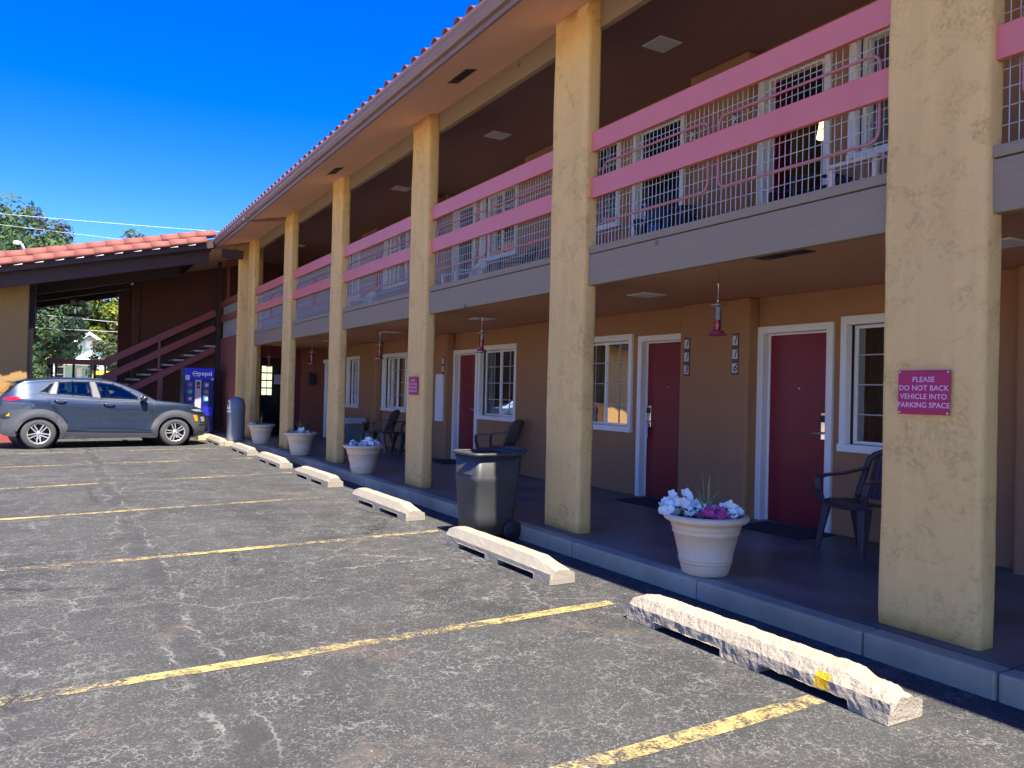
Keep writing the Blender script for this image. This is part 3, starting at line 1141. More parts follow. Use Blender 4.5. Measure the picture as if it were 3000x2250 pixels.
# ================================================================== BREEZEWAY WING
wing = thing('breezeway_wing', (0, 22.2, 0), 'open breezeway wing with red tiled verge and tan wall at its left', 'building')
WY0, WY1, WX0 = 21.05, 28.7, -4.6
b = MB()
b.hexa([(WX0, WY0, zr(WX0) - .15), (EX - .03, WY0, zr(EX - .03) - .15), (EX - .03, WY1, zr(EX - .03) - .15), (WX0, WY1, zr(WX0) - .15),
        (WX0, WY0, zr(WX0)), (EX - .03, WY0, zr(EX - .03)), (EX - .03, WY1, zr(EX - .03)), (WX0, WY1, zr(WX0))])
wroof = b.build('roof', 'beam', wing)
MB().hexa([(EX - .028, 21.8, ROOFZ(EX) - .0), (6.6, 21.8, ROOFZ(6.6)), (6.6, WY1, ROOFZ(6.6)), (EX - .028, WY1, ROOFZ(EX)),
           (EX - .028, 21.8, ROOFZ(EX) + .09), (6.6, 21.8, ROOFZ(6.6) + .09), (6.6, WY1, ROOFZ(6.6) + .09), (EX - .028, WY1, ROOFZ(EX) + .09)]).build('wing_soffit', 'soffit', wing)
for (yb, xe, dep) in ((21.32, 3.35, .34), (24.0, 3.0, .34), (26.1, 1.9, .34), (28.4, 1.9, .34)):
    b = MB()
    b.hexa([(WX0, yb, ROOFZ(WX0) - dep), (xe, yb, ROOFZ(xe) - dep), (xe, yb + .14, ROOFZ(xe) - dep), (WX0, yb + .14, ROOFZ(WX0) - dep),
            (WX0, yb, ROOFZ(WX0) + .02), (xe, yb, ROOFZ(xe) + .02), (xe, yb + .14, ROOFZ(xe) + .02), (WX0, yb + .14, ROOFZ(WX0) + .02)])
    b.build('rafter_beam', 'beam', wing, bevel=.01)
MB().box(3.62, 20.96, 4.72, 4.13, 21.12, 4.93).build('outrigger', 'beam', wing, bevel=.01)
# verge fascia and the two visible courses of tiles
MB().hexa([(WX0, 21.0, zr(WX0) - .19), (EX - .05, 21.0, zr(EX - .05) - .19), (EX - .05, 21.049, zr(EX - .05) - .19), (WX0, 21.049, zr(WX0) - .19),
           (WX0, 21.0, zr(WX0) + .03), (EX - .05, 21.0, zr(EX - .05) + .03), (EX - .05, 21.049, zr(EX - .05) + .03), (WX0, 21.049, zr(WX0) + .03)]).build('verge_board', 'beam', wing)
verge_me = barrel(.47, .15, .132, n=10, sag=1.3)
woff = wing.location
x = WX0 + .1
while x < EX - .4:
    place_tile(verge_me, wroof, x, 21.03, zr(x) - .055, base=woff)
    MB().hexa([(x + .0, 20.885, zr(x) - .082), (x + .17, 20.885, zr(x + .17) - .085), (x + .17, 20.9, zr(x + .17) - .085), (x, 20.9, zr(x) - .082),
               (x + .0, 20.885, zr(x) - .078), (x + .17, 20.885, zr(x + .17) - .063), (x + .17, 20.9, zr(x + .17) - .063), (x, 20.9, zr(x) - .078)]).build('mortar_bed', 'flash', wing)  # thin pale wedge under the lower edge of each verge tile
    x += .405
x = WX0 - .06
while x < EX - .4:
    place_tile(verge_me, wroof, x, 21.27, zr(x) + .125, base=woff)
    x += .405
# tan wall of the wing and the pillars of the opening
b = MB()
b.prism([(-4.4, -.1), (-.56, -.1), (-.56, ROOFZ(-.56) - .002), (-4.4, ROOFZ(-4.4) - .002)], 1, 22.15, 22.4)
b.build('front_wall', 'tan_wall', wing, bevel=.03)
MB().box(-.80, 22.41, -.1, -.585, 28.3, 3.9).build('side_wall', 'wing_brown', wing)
MB().box(-.583, 22.6, 2.75, -.44, 23.0, 4.0).build('corner_bracket', 'beam', wing)
b = MB()
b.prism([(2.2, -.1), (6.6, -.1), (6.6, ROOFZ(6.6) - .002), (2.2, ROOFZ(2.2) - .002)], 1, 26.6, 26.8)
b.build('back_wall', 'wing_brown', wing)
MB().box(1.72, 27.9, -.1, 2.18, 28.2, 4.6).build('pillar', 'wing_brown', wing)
MB().box(2.02, 26.45, -.1, 2.2, 26.62, 4.65).build('pillar', 'wing_brown', wing)
MB().box(4.16, 24.72, -.1, 4.25, 24.82, ROOFZ(4.2)).build('post', 'beam', wing)
MB().box(4.36, 24.4, 2.7, 4.44, 24.48, ROOFZ(4.4)).build('post', 'stair_red', wing)

tag(MB().box(-4.4, 21.9, -.1, -.58, 22.14, .16).build('red_kerb', 'stair_red'), 'red painted kerb at the foot of the tan wall', kind='structure')

# ================================================================== STAIRCASE
st = thing('staircase', (2.7, 25.5, 0), 'open-riser stair with dark red rails climbing right to the upper walkway', 'staircase')
SX0, SZ0, SX1, SZ1 = 1.22, 1.13, 4.15, 2.80
SY0, SY1 = 25.0, 26.15
N = 10
for k in range(N):
    x = SX0 + (SX1 - SX0) * (k + .1) / N
    z = SZ0 + (SZ1 - SZ0) * (k + 1) / (N + 1)
    MB().box(x, SY0 + .055, z - .055, x + .31, SY1 - .055, z).build('tread', 'tread', st, bevel=.006, seg=1)
sl = (SZ1 - SZ0) / (SX1 - SX0)
for yy in (SY0, SY1):
    MB().bar((SX0 - .1, yy, SZ0 - .30), (SX1, yy, SZ1 - .27), .05, .17).build('stringer', 'stair_red', st)
for zo, h in ((.93, .19), (.48, .185)):
    MB().bar((SX0, SY0 - .03, SZ0 + zo - h / 2 + .05), (SX1, SY0 - .03, SZ1 + zo - h / 2), .04, h).build('rail', 'stair_red', st, bevel=.004)
    MB().bar((SX0, SY1 + .03, SZ0 + zo - h / 2 + .05), (SX1, SY1 + .03, SZ1 + zo - h / 2), .04, h).build('rail', 'stair_red', st, bevel=.004)
b = MB()
x = SX0 + .1
while x < SX1:
    z = SZ0 + (x - SX0) * sl
    b.tube([(x, SY0 + .02, z), (x, SY0 + .02, z + .8)], .003, 4, cap=False)
    x += .06
for k in range(8):
    b.tube([(SX0, SY0 + .024, SZ0 + .05 + .1 * k), (SX1, SY0 + .024, SZ1 + .05 + .1 * k)], .003, 4, cap=False)
tag(b.build('wire_mesh', 'dark_wire', st), kind='stuff')
for x in (SX0 + .02, 2.62):
    z = SZ0 + (x - SX0) * sl
    MB().box(x - .03, SY0 - .075, z - .1 if x > 2 else -.05, x + .03, SY0 - .052, z + .96).build('baluster_post', 'stair_red', st)
MB().box(2.62, SY0 - .03, -.05, 2.74, SY0 + .09, SZ0 + (2.7 - SX0) * sl - .18).build('support_post', 'stair_red', st)
# half landing with its guard
MB().box(-.1, SY0, SZ0 - .14, SX0, SY1 + .8, SZ0).build('landing', 'kerb', st)
MB().box(-.1, SY0 - .03, 1.93, SX0, SY0 + .03, 2.08).build('landing_rail', 'stair_red', st)
for x in (-.09, .02, .43, .95):
    MB().box(x, SY0 - .024, SZ0 - .2, x + (.06 if x != .02 else .04), SY0 + .024, 1.93).build('landing_post', 'beam', st)
b = MB()
for k in range(20):
    x = .46 + k * .041
    b.tube([(x, SY0 - .002, 1.15), (x, SY0 - .002, 1.93)], .0035, 4, cap=False)
for k in range(8):
    b.tube([(.45, SY0 + .005, 1.2 + .1 * k), (SX0, SY0 + .005, 1.2 + .1 * k)], .0035, 4, cap=False)
tag(b.build('landing_mesh', 'wire', st), kind='stuff')
MB().box(-.05, SY0 + .1, -.1, .07, SY0 + .22, SZ0 - .14).box(.98, SY0 + .1, -.1, 1.1, SY0 + .22, SZ0 - .14).build('landing_leg', 'beam', st)

# ================================================================== VENDING MACHINE
vm = thing('vending_machine', (3.45, 23.4, .1), 'blue lit drinks vending machine with globe logo under the stairs', 'vending machine')
VX0, VX1, VY, VZ = 3.07, 3.84, 23.0, .1
MB().box(VX0, VY, VZ + .04, VX1, VY + .8, VZ + 1.82).build('cabinet', plain('vending_navy', (.006, .01, .1), .4), vm, bevel=.02)
MB().box(VX0 + .01, VY - .03, VZ + 1.5, VX1 - .01, VY - .001, VZ + 1.81).build('header', 'vend_blue', vm, bevel=.01)
MB().box(VX1 - .3, VY - .025, VZ + .5, VX1 - .03, VY - .001, VZ + .75).build('blue_panel', 'vend_blue', vm)
MB().box(VX0 + .275, VY - .03, VZ + .7, VX0 + .435, VY - .001, VZ + 1.485).build('selector_column', 'vend_panel', vm, bevel=.006)
MB().box(VX0 + .315, VY - .04, VZ + 1.25, VX0 + .395, VY - .031, VZ + 1.43).build('coin_unit', 'black', vm)
MB().box(VX0 + .335, VY - .046, VZ + 1.3, VX0 + .38, VY - .041, VZ + 1.345).build('bill_slot', 'amber', vm)
for k, (x, c1, c2) in enumerate(((VX0 + .07, (.02, .07, .4), (.5, .1, .2)), (VX0 + .07, (.01, .12, .28), (.25, .5, .1)), (VX0 + .07, (.06, .04, .28), (.6, .6, .5)),
                                 (VX0 + .49, (.1, .1, .3), (.5, .5, .6)), (VX0 + .49, (.1, .08, .2), (.6, .25, .1)), (VX0 + .49, (.02, .15, .4), (.6, .7, .8)))):
    z = VZ + 1.27 - .19 * (k % 3)
    lb = MB().box(x, VY - .02, z, x + .15, VY - .001, z + .165).build('selection_label', plain('label_%d' % k, c1, .4), vm, bevel=.004)
    b = MB()
    b.disc((x + .085, VY - .0215, z + .075), .045, 12, 'y')
    b.build('label_picture', plain('label_pic_%d' % k, c2, .5), lb)
hd = vm.children[1]
g = (VX0 + .27, VY - .033, VZ + 1.655)
for nm, a0, a1, cc in (('logo_red', 20, 160, (.55, .01, .03)), ('logo_white', 160, 200, (.8, .8, .82)), ('logo_white', -20, 20, (.8, .8, .82)), ('logo_blue', 200, 340, (.01, .06, .4))):
    b = MB()
    pts = [(g[0] + .062 * math.cos(math.radians(a0 + (a1 - a0) * i / 10)), g[1], g[2] + .062 * math.sin(math.radians(a0 + (a1 - a0) * i / 10))) for i in range(11)]
    b.add(pts + [(g[0], g[1], g[2])], [tuple(range(12))])
    b.build(nm, plain('m_' + nm, cc, .4), vm)
b = MB()
b.smooth = True
b.tube([(g[0] + .067 * math.cos(2 * PI * i / 20), g[1], g[2] + .067 * math.sin(2 * PI * i / 20)) for i in range(20)], .006, 5, closed=True)
b.build('logo_ring', 'white', vm)
MB().bar((g[0] - .06, g[1] - .003, g[2] - .012), (g[0] + .06, g[1] - .003, g[2] + .016), .02, .004, (0, 1, 0)).build('logo_band', 'white', vm)
text_mesh('pepsi', .175, (1, 0, 0), (0, 0, 1), (VX0 + .525, VY - .0335, VZ + 1.66), 'lettering', 'white', vm, bold=.003)
MB().box(VX0 + .02, VY - .038, VZ + 1.47, VX0 + .13, VY - .0305, VZ + 1.61).build('notice', 'paper', vm)
MB().box(VX1 - .075, VY - .036, VZ + 1.48, VX1 - .025, VY - .0305, VZ + 1.54).build('notice', 'paper', vm)

# ================================================================== PLANTERS
def petal_mesh(mat, r):
    b = MB()
    vs, fs = [(0, 0, 0)], []
    n = 20
    for k in range(n):
        t = 2 * PI * k / n
        rr = r * (.74 + .26 * abs(math.cos(2.5 * t)))
        vs.append((rr * math.cos(t), rr * math.sin(t), r * .38 + .12 * r * math.cos(5 * t)))
    fs = [(0, 1 + k, 1 + (k + 1) % n) for k in range(n)]
    b.smooth = True
    b.add(vs, fs)
    me = bpy.data.meshes.new('flower')
    me.from_pydata(b.v, [], b.f)
    for p in me.polygons:
        p.use_smooth = True
    me.materials.append(MT[mat])
    return me


PET = {'w': petal_mesh('petal_white', .041), 'p': petal_mesh('petal_pink', .021), 'u': petal_mesh('petal_purple', .02)}
POTPROF = [(0, .0), (.163, 0), (.172, .01), (.188, .075), (.19, .085), (.196, .088), (.196, .1), (.192, .104), (.199, .108), (.2, .122), (.197, .127), (.238, .298), (.246, .302), (.249, .32),
           (.247, .33), (.25, .334), (.258, .355), (.259, .372), (.268, .378), (.29, .39), (.308, .402), (.314, .418), (.308, .436), (.29, .444), (.272, .44), (.262, .425), (.255, .39)]


def planter(x, y, lab, nw, npk, npu, nspike, seed, lean=(0, 0), sc=1.0):
    r = random.Random(seed)
    t = thing('flower_planter', (x, y, .14), lab, 'planter', 'resin flower planters along the walkway')
    b = MB()
    b.smooth = True
    b.lathe([(a * sc, h * sc) for a, h in POTPROF], 40)
    b.build('pot', 'pot', t, world=False)
    b = MB()
    b.disc((0, 0, .4 * sc), .258 * sc, 24)
    b.build('soil', 'soil', t, world=False)
    b = MB()
    for k in range(170):
        a, d = r.uniform(0, 2 * PI), .24 * math.sqrt(r.random())
        px, py, pz = d * math.cos(a) + lean[0] * r.random(), d * math.sin(a) + lean[1] * r.random(), .40 + r.uniform(0, .085)
        L, w = r.uniform(.03, .06), r.uniform(.012, .02)
        h = r.uniform(0, 2 * PI)
        d1 = Vector((math.cos(h), math.sin(h), r.uniform(-.1, .8))).normalized()
        s_ = Vector((-math.sin(h), math.cos(h), 0)) * w
        p = Vector((px, py, pz))
        b.add([p, p + d1 * L * .5 + s_, p + d1 * L, p + d1 * L * .5 - s_], [(0, 1, 2, 3)])
    tag(b.build('foliage', 'leaf', t, world=False), kind='stuff')
    for k in range(nspike):
        a = r.uniform(0, 2 * PI)
        L, sp = r.uniform(.2, .36), r.uniform(.05, .2)
        b = MB()
        p0 = Vector((.02 * math.cos(a), .02 * math.sin(a), .41))
        p1 = p0 + Vector((math.cos(a) * sp * .35, math.sin(a) * sp * .35, L * .55))
        p2 = p0 + Vector((math.cos(a) * sp, math.sin(a) * sp, L))
        s_ = Vector((-math.sin(a), math.cos(a), 0)) * .0065
        b.add([p0 - s_, p0 + s_, p1 + s_ * .8, p1 - s_ * .8, p2], [(0, 1, 2, 3), (3, 2, 4)])
        b.build('spike_leaf', 'spike', t, world=False)

    def heads(n, kind, cx, cy, rad, z0, dz):
        for k in range(n):
            a, d = r.uniform(0, 2 * PI), math.sqrt(r.random()) * rad
            o = bpy.data.objects.new('flower', PET[kind])
            col.objects.link(o)
            o.parent = t
            o.location = (cx + d * math.cos(a), cy + d * math.sin(a), z0 + r.uniform(0, dz) * (1.15 - d / max(rad, .01)))
            n_ = Vector((-.55 + r.uniform(-.5, .5), -.6 + r.uniform(-.5, .5), .6 + r.uniform(-.3, .4)))
            o.rotation_euler = n_.to_track_quat('Z', 'Y').to_euler()
            s_ = r.uniform(.75, 1.15)
            o.scale = (s_, s_, s_)
    return t, heads


# near planter: white trusses at its left, pink cluster in the front, thin spikes
t, H = planter(4.24, 4.34, 'cream flower planter with white and pink petunias and thin spiky grass, nearest the camera', 0, 0, 0, 13, 1, (-.02, .02))
H(72, 'w', -.11, .16, .16, .43, .20)
H(9, 'w', .02, .03, .09, .44, .07)
H(26, 'w', .12, -.13, .11, .43, .11)
H(5, 'w', -.05, -.0, .06, .45, .04)
H(80, 'p', -.03, -.12, .10, .44, .09)
H(10, 'u', .08, .13, .07, .46, .07)
t, H = planter(4.22, 7.74, 'cream flower planter with white flowers mostly hidden behind the black bin', 0, 0, 0, 5, 2)
H(20, 'w', -.16, .14, .12, .43, .12)
t, H = planter(4.19, 11.74, 'cream flower planter crowded with white petunias in front of the woven chair', 0, 0, 0, 4, 3)
H(38, 'w', .08, -.05, .15, .43, .13)
H(10, 'w', -.1, .1, .08, .43, .08)
H(16, 'u', -.15, .12, .09, .42, .03)
t, H = planter(4.15, 15.2, 'cream flower planter with spiky grass and few white flowers before the white downpipe', 0, 0, 0, 11, 4)
H(11, 'w', -.02, .0, .11, .42, .08)
H(4, 'w', .12, -.04, .05, .43, .04)
H(5, 'w', .0, -.1, .05, .48, .05)
t, H = planter(4.13, 18.45, 'cream flower planter beside the grey domed can, almost bare of flowers', 0, 0, 0, 9, 5)
H(9, 'w', -.15, .12, .09, .42, .06)
H(8, 'u', .05, .0, .1, .42, .03)

# ================================================================== BINS
bn = thing('wheeled_bin', (3.77, 7.2, 0), 'open black wheeled refuse bin half in sun at the kerb', 'bin')


def loft_box(b, secs, r=.06, n=4):
    """rounded-rect sections (x0,x1,y0,y1,z)"""
    vs, fs = [], []
    for (x0, x1, y0, y1, z) in secs:
        for cx, cy, a0 in ((x1 - r, y1 - r, 0), (x0 + r, y1 - r, 90), (x0 + r, y0 + r, 180), (x1 - r, y0 + r, 270)):
            for k in range(n + 1):
                t = math.radians(a0 + 90 * k / n)
                vs.append((cx + r * math.cos(t), cy + r * math.sin(t), z))
    m = 4 * (n + 1)
    for i in range(len(secs) - 1):
        for k in range(m):
            fs.append((i * m + k, i * m + (k + 1) % m, (i + 1) * m + (k + 1) % m, (i + 1) * m + k))
    fs.append(tuple(range(m)))
    b.add(vs, fs)
    return m


b = MB()
b.smooth = True
bx0, bx1, by0, by1 = 3.5, 4.0, 6.64, 7.17
loft_box(b, [(bx0 + .05, bx1 - .03, by0 + .05, by1 - .05, .05), (bx0 + .035, bx1 - .02, by0 + .04, by1 - .04, .25), (bx0 + .02, bx1 + .005, by0 + .022, by1 - .022, .56),
             (bx0 + .012, bx1 + .01, by0 + .014, by1 - .014, .585), (bx0 + .012, bx1 + .01, by0 + .014, by1 - .014, .625), (bx0 + .02, bx1 + .012, by0 + .022, by1 - .022, .64),
             (bx0 + .008, bx1 + .03, by0 + .01, by1 - .01, .84),
             (bx0 + .03, bx1 + .01, by0 + .03, by1 - .03, .84), (bx0 + .07, bx1 - .05, by0 + .07, by1 - .07, .1)])
b.build('body', 'bin', bn)
b = MB()
b.smooth = True
rim = []
for cx, cy, a0 in ((bx1 - .03, by1 - .06, 0), (bx0 + .06, by1 - .06, 90), (bx0 + .06, by0 + .06, 180), (bx1 - .03, by0 + .06, 270)):
    for k in range(6):
        t_ = math.radians(a0 + 18 * k)
        rim.append((cx + .068 * math.cos(t_), cy + .068 * math.sin(t_), .845))
b.tube(rim, .017, 8, closed=True)
b.build('rim', 'bin', bn)
b = MB()
b.smooth = True
b.tube([(bx1 + .0, by0 + .06, .80), (bx1 + .06, by0 + .06, .85), (bx1 + .095, by0 + .07, .875), (bx1 + .095, by1 - .07, .875), (bx1 + .06, by1 - .06, .85), (bx1, by1 - .06, .8)], .02, 8)
b.build('handle', 'bin', bn)
b = MB()
b.prism([(bx1 + .005, .66), (bx1 + .02, .80), (bx1 + .085, .865), (bx1 + .085, .84)], 1, by0 + .045, by0 + .075)
b.build('bracket', 'bin', bn)
for yy in (by0 + .0, by1 - .06):
    b = MB()
    b.smooth = True
    b.lathe([(0, yy), (.03, yy), (.05, yy + .012), (.088, yy + .006), (.1, yy + .016), (.1, yy + .05), (.0, yy + .052)], 20, (bx1 - .07, 0, .1), 'y')
    b.build('wheel', 'black', bn)

gc = thing('domed_trash_can', (3.86, 19.95, .0), 'grey domed trash can standing by the far end column', 'trash can')
b = MB()
b.smooth = True
b.lathe([(0, .0), (.2, .0), (.205, .02), (.208, .68), (.214, .69), (.214, .73), (.208, .74), (.208, .755), (.214, .765), (.214, .80), (.205, .81)], 28, (3.86, 19.95, .1))
b.build('barrel', 'gray_can', gc)
b = MB()
b.smooth = True
b.lathe([(.213, .8), (.213, .84), (.2, .95), (.165, 1.02), (.1, 1.065), (.03, 1.08), (0, 1.08)], 28, (3.86, 19.95, .1))
b.build('dome_lid', 'gray_can', gc)
MB().box(3.655, 19.86, .93, 3.70, 20.04, 1.06).build('flap', 'black', gc, bevel=.02)
tag(MB().box(3.55, 19.55, -.1, 4.02, 21.6, .1).build('corner_paving', 'kerb'), 'small concrete apron under the domed can', kind='structure')

ck = thing('grey_storage_bin', (6.15, 17.95, .14), 'grey square bin with pale lid behind the woven-back chair', 'storage bin')
b = MB()
b.hexa([(5.93, 17.74, .15), (6.33, 17.74, .15), (6.33, 18.14, .15), (5.93, 18.14, .15), (5.9, 17.7, .62), (6.36, 17.7, .62), (6.36, 18.18, .62), (5.9, 18.18, .62)])
b.build('body', 'cooler', ck, bevel=.02)
MB().box(5.88, 17.68, .62, 6.38, 18.2, .76).build('lid', 'cooler_lid', ck, bevel=.03)
MB().box(6.0, 17.725, .2, 6.26, 17.735, .55).build('front_panel', 'cooler', ck, bevel=.004)

# ================================================================== CHAIRS
def chair_slat(x, y, z, rz, mat, lab, name='plastic_chair', woven=False):
    """monobloc armchair; local front is -Y"""
    t = thing(name, (x, y, z), lab, 'chair', 'plastic armchairs of the motel', rz)
    W_, D_, SH = .235, .22, .43
    b = MB()
    b.smooth = True
    vs, fs = [], []
    nx, ny = 8, 8
    for i in range(nx + 1):
        for j in range(ny + 1):
            u, v = i / nx * 2 - 1, j / ny * 2 - 1
            zz = SH - .018 * (1 - u * u) + .012 * u * u - (.03 * max(0, -v - .6) / .4) - .012 * v
            vs.append((u * W_ * (1 - .06 * max(0, v)), v * D_, zz))
    for i in range(nx):
        for j in range(ny):
            k = i * (ny + 1) + j
            fs.append((k, k + ny + 1, k + ny + 2, k + 1))
    b.add(vs, fs)
    o = b.build('seat', mat, t, world=False)
    so = o.modifiers.new('thick', 'SOLIDIFY')
    so.thickness = .016
    # legs: tapered angle sections
    for sx in (-1, 1):
        for sy in (-1, 1):
            top = Vector((sx * (W_ - .012), sy * (D_ - .015), SH - .02))
            bot = Vector((sx * (W_ + .022), sy * (D_ + .04) - (.0 if sy < 0 else -.03), 0))
            b = MB()
            w0, w1 = .078, .042
            ix, iy = -sx, -sy
            b.hexa([bot, bot + Vector((ix * w1, 0, 0)), bot + Vector((ix * w1, iy * .016, 0)), bot + Vector((0, iy * w1, 0)),
                    top, top + Vector((ix * w0, 0, 0)), top + Vector((ix * w0, iy * .03, 0)), top + Vector((0, iy * w0 * 1.3, 0))])
            b.build('leg', mat, t, world=False, bevel=.004)

    # back
    def back_pt(u, h):
        cur_ = .045 * (1 - u * u)
        return Vector((u * W_ * (.95 - .06 * h), D_ - .01 + .17 * h + cur_ * .8, SH + .01 + .43 * h))
    b = MB()
    b.smooth = True
    hoop = [back_pt(-1, i / 7 * .8) for i in range(8)] + [back_pt(-1 + 2 * (i + 1) / 12, .8 + .2 * math.sin(PI * (i + 1) / 12) ** .55) for i in range(11)] + [back_pt(1, .8 - i / 7 * .8) for i in range(8)]
    b.tube(hoop, .027, 8)
    b.build('back_frame', mat, t, world=False)
    if not woven:
        for k in range(6):
            u = -.72 + 1.44 * k / 5
            h1 = .8 + .2 * math.sin(PI * (u + 1) / 2) ** .55
            pts = [back_pt(u * (.75 + .25 * h), h) for h in [h1 * i / 6 for i in range(7)]]
            b = MB()
            for p, q in zip(pts[:-1], pts[1:]):
                b.bar(p, q, .048, .009, (0, 1, .2))
            b.build('slat', mat, t, world=False)
        b = MB()
        b.bar(back_pt(-.9, .98), back_pt(.9, .98), .02, .05)
    else:
        b = MB()
        for k in range(13):
            u = -.86 + 1.72 * k / 12
            h1 = .8 + .2 * math.sin(PI * (u + 1) / 2) ** .55
            b.tube([back_pt(u, .2 + (h1 - .2) * i / 5) for i in range(6)], .0072, 5)
        for k in range(13):
            h = .22 + .72 * k / 12
            um = 1 if h < .8 else .8
            b.tube([back_pt(-um + 2 * um * i / 8, h) for i in range(9)], .0072, 5)
        b.build('woven_back', mat, t, world=False)
        b = MB()
        b.bar(back_pt(-.9, .12), back_pt(.9, .12), .014, .06)
        b.build('back_panel', mat, t, world=False)
    for sx in (-1, 1):
        p0 = back_pt(sx, .62)
        b = MB()
        path = [p0, Vector((sx * (W_ + .03), D_ * .35, SH + .225)), Vector((sx * (W_ + .045), -D_ * .55, SH + .215)), Vector((sx * (W_ + .035), -D_ - .005, SH + .195)), Vector((sx * (W_ + .012), -D_ - .012, SH + .1)), Vector((sx * (W_ - .005), -D_ + .01, SH - .01))]
        for p, q in zip(path[:-1], path[1:]):
            b.bar(p, q + (q - p) * .06, .068, .022, (0, 0, 1) if abs((q - p).normalized().z) < .75 else (0, 1, 0))
        b.build('armrest', mat, t, world=False, bevel=.005)
    return t


FACE = lambda dx, dy: math.atan2(dx, -dy)        # rotate local -Y onto (dx,dy)
chair_slat(6.07, 4.36, .14, FACE(-1, .1), 'chair', 'dark mauve slatted plastic armchair by the red door numbered 116')
chair_slat(6.1, 10.92, .14, FACE(-.55, .8), 'chair_brown', 'brown woven-back resin armchair behind the black bin', 'resin_chair', True)
chair_slat(5.9, 15.62, .14, FACE(-.72, .7), 'chair_brown', 'brown woven-back resin armchair under the far white window', 'resin_chair', True)
chair_slat(6.25, 14.9, .14, FACE(-1, 0), 'chair_black', 'black plastic armchair right of the woven chair under the window')
chair_slat(5.95, 4.9, 2.79, FACE(-1, .5), 'chair_black', 'black plastic armchair on the balcony beside the open door')
chair_slat(5.9, 6.75, 2.79, FACE(-.9, -.4), 'chair_black', 'black plastic armchair on the balcony between two doors')
chair_slat(5.9, 10.3, 2.79, FACE(-1, .2), 'chair_black', 'black plastic armchair on the balcony beyond the second column')
chair_slat(5.85, 11.8, 2.79, FACE(-1, 0), 'white', 'white plastic armchair on the balcony under a blue-lit window')
chair_slat(5.8, 17.0, 2.79, FACE(-1, 0), 'white', 'white plastic armchair on the far balcony bay')
tb = thing('side_table', (5.25, 3.75, 2.79), 'small white plastic table at the right end of the near balcony bay', 'table')
MB().box(5.02, 3.52, 3.2, 5.48, 3.98, 3.23).build('tabletop', 'white', tb, bevel=.01)
for dx in (5.05, 5.42):
    for dy in (3.55, 3.92):
        MB().box(dx, dy, 2.79, dx + .035, dy + .035, 3.199).build('leg', 'white', tb)

# ================================================================== FEEDERS, LIGHTS, VENTS
def feeder(x, y, lab, drop=.29, fill=.5):
    t = thing('hummingbird_feeder', (x, y, 2.55), lab, 'bird feeder', 'hummingbird feeders hanging under the balcony')
    b = MB()
    b.smooth = True
    b.tube([(0, 0, 0), (0, .004, -.04), (.006, 0, -.07), (0, -.004, -.1), (0, 0, -drop)], .0035, 5)
    b.lathe([(0, .012), (.008, .006), (.009, 0), (.006, -.008), (0, -.01)], 8, (0, 0, -.14))
    b.lathe([(0, .012), (.01, .006), (.01, -.01), (0, -.014)], 8, (0, 0, -drop + .01))
    b.build('hanger', 'chrome', t, world=False)
    b = MB()
    b.smooth = True
    b.lathe([(.008, .025), (.03, .012), (.072, 0), (.068, -.006), (.03, -.004)], 20, (0, 0, -drop - .03))
    b.build('cap', 'metal', t, world=False)
    z0 = -drop - .036
    b = MB()
    b.smooth = True
    b.lathe([(.03, 0), (.03, -.205)], 18, (0, 0, z0))
    b.build('glass_tube', 'clear', t, world=False)
    b = MB()
    b.smooth = True
    h = -.205 * (1 - fill)
    b.lathe([(0, h), (.0275, h), (.0275, -.204), (0, -.204)], 18, (0, 0, z0))
    b.build('nectar', 'nectar', t, world=False)
    b = MB()
    b.smooth = True
    b.lathe([(.02, -.2), (.055, -.212), (.066, -.232), (.05, -.236)], 20, (0, 0, z0))
    b.build('feeding_base', 'red_base', t, world=False)
    b = MB()
    b.smooth = True
    b.lathe([(.0, -.232), (.08, -.236), (.092, -.242), (.06, -.25), (0, -.256)], 20, (0, 0, z0))
    b.build('perch_tray', 'red_base' if fill < .55 else 'metal', t, world=False)
    return t


feeder(4.83, 4.86, 'half-full red nectar feeder hanging over the near planter', .29, .42)
feeder(4.83, 9.1, 'red nectar feeder hanging above the black bin', .3, .6)
feeder(4.83, 12.83, 'red nectar feeder hanging in front of the window with two dark sashes', .3, .85)
feeder(4.83, 16.96, 'red nectar feeder hanging before the white downpipe', .3, .85)
feeder(4.83, 20.9, 'farthest red nectar feeder, in front of the dark lobby door', .3, .6)


def ceil_light(x, y, z, lab):
    t = thing('ceiling_light', (x, y, z), lab, 'ceiling light', 'square flush ceiling lights')
    MB().box(-.155, -.155, -.010, .155, .155, 0).build('frame', 'white', t, world=False, bevel=.006)
    MB().box(-.14, -.14, -.014, .14, .14, -.0105).build('diffuser', 'lightpanel', t, world=False)


for y, w in ((2.95, 'cut by the right edge of the photo'), (6.64, 'left of the near feeder'), (10.45, 'above the black bin'), (14.15, 'beyond the third column'), (17.9, 'over the far walkway')):
    ceil_light(5.54, y, 2.551, 'square white flush light under the balcony, ' + w)
for y, w in ((6.55, 'nearest the camera'), (10.2, 'second from the camera'), (13.95, 'third from the camera'), (17.6, 'fourth from the camera'), (21.2, 'farthest along')):
    ceil_light(5.6, y, 5.271, 'square white flush light on the upper ceiling, ' + w)


def vent(x, y, z, tilt, lab):
    t = thing('soffit_vent', (x, y, z), lab, 'vent', 'brown slotted soffit vents')
    t.rotation_euler = (0, -tilt, 0)
    MB().box(-.075, -.24, -.006, .075, .24, -.001).build('frame', 'vent', t, world=False)
    for k in range(4):
        MB().box(-.06, -.222 + k * .112, -.01, .06, -.222 + k * .112 + .092, -.0065).build('louvre', 'black' if k % 2 else 'dark', t, world=False)


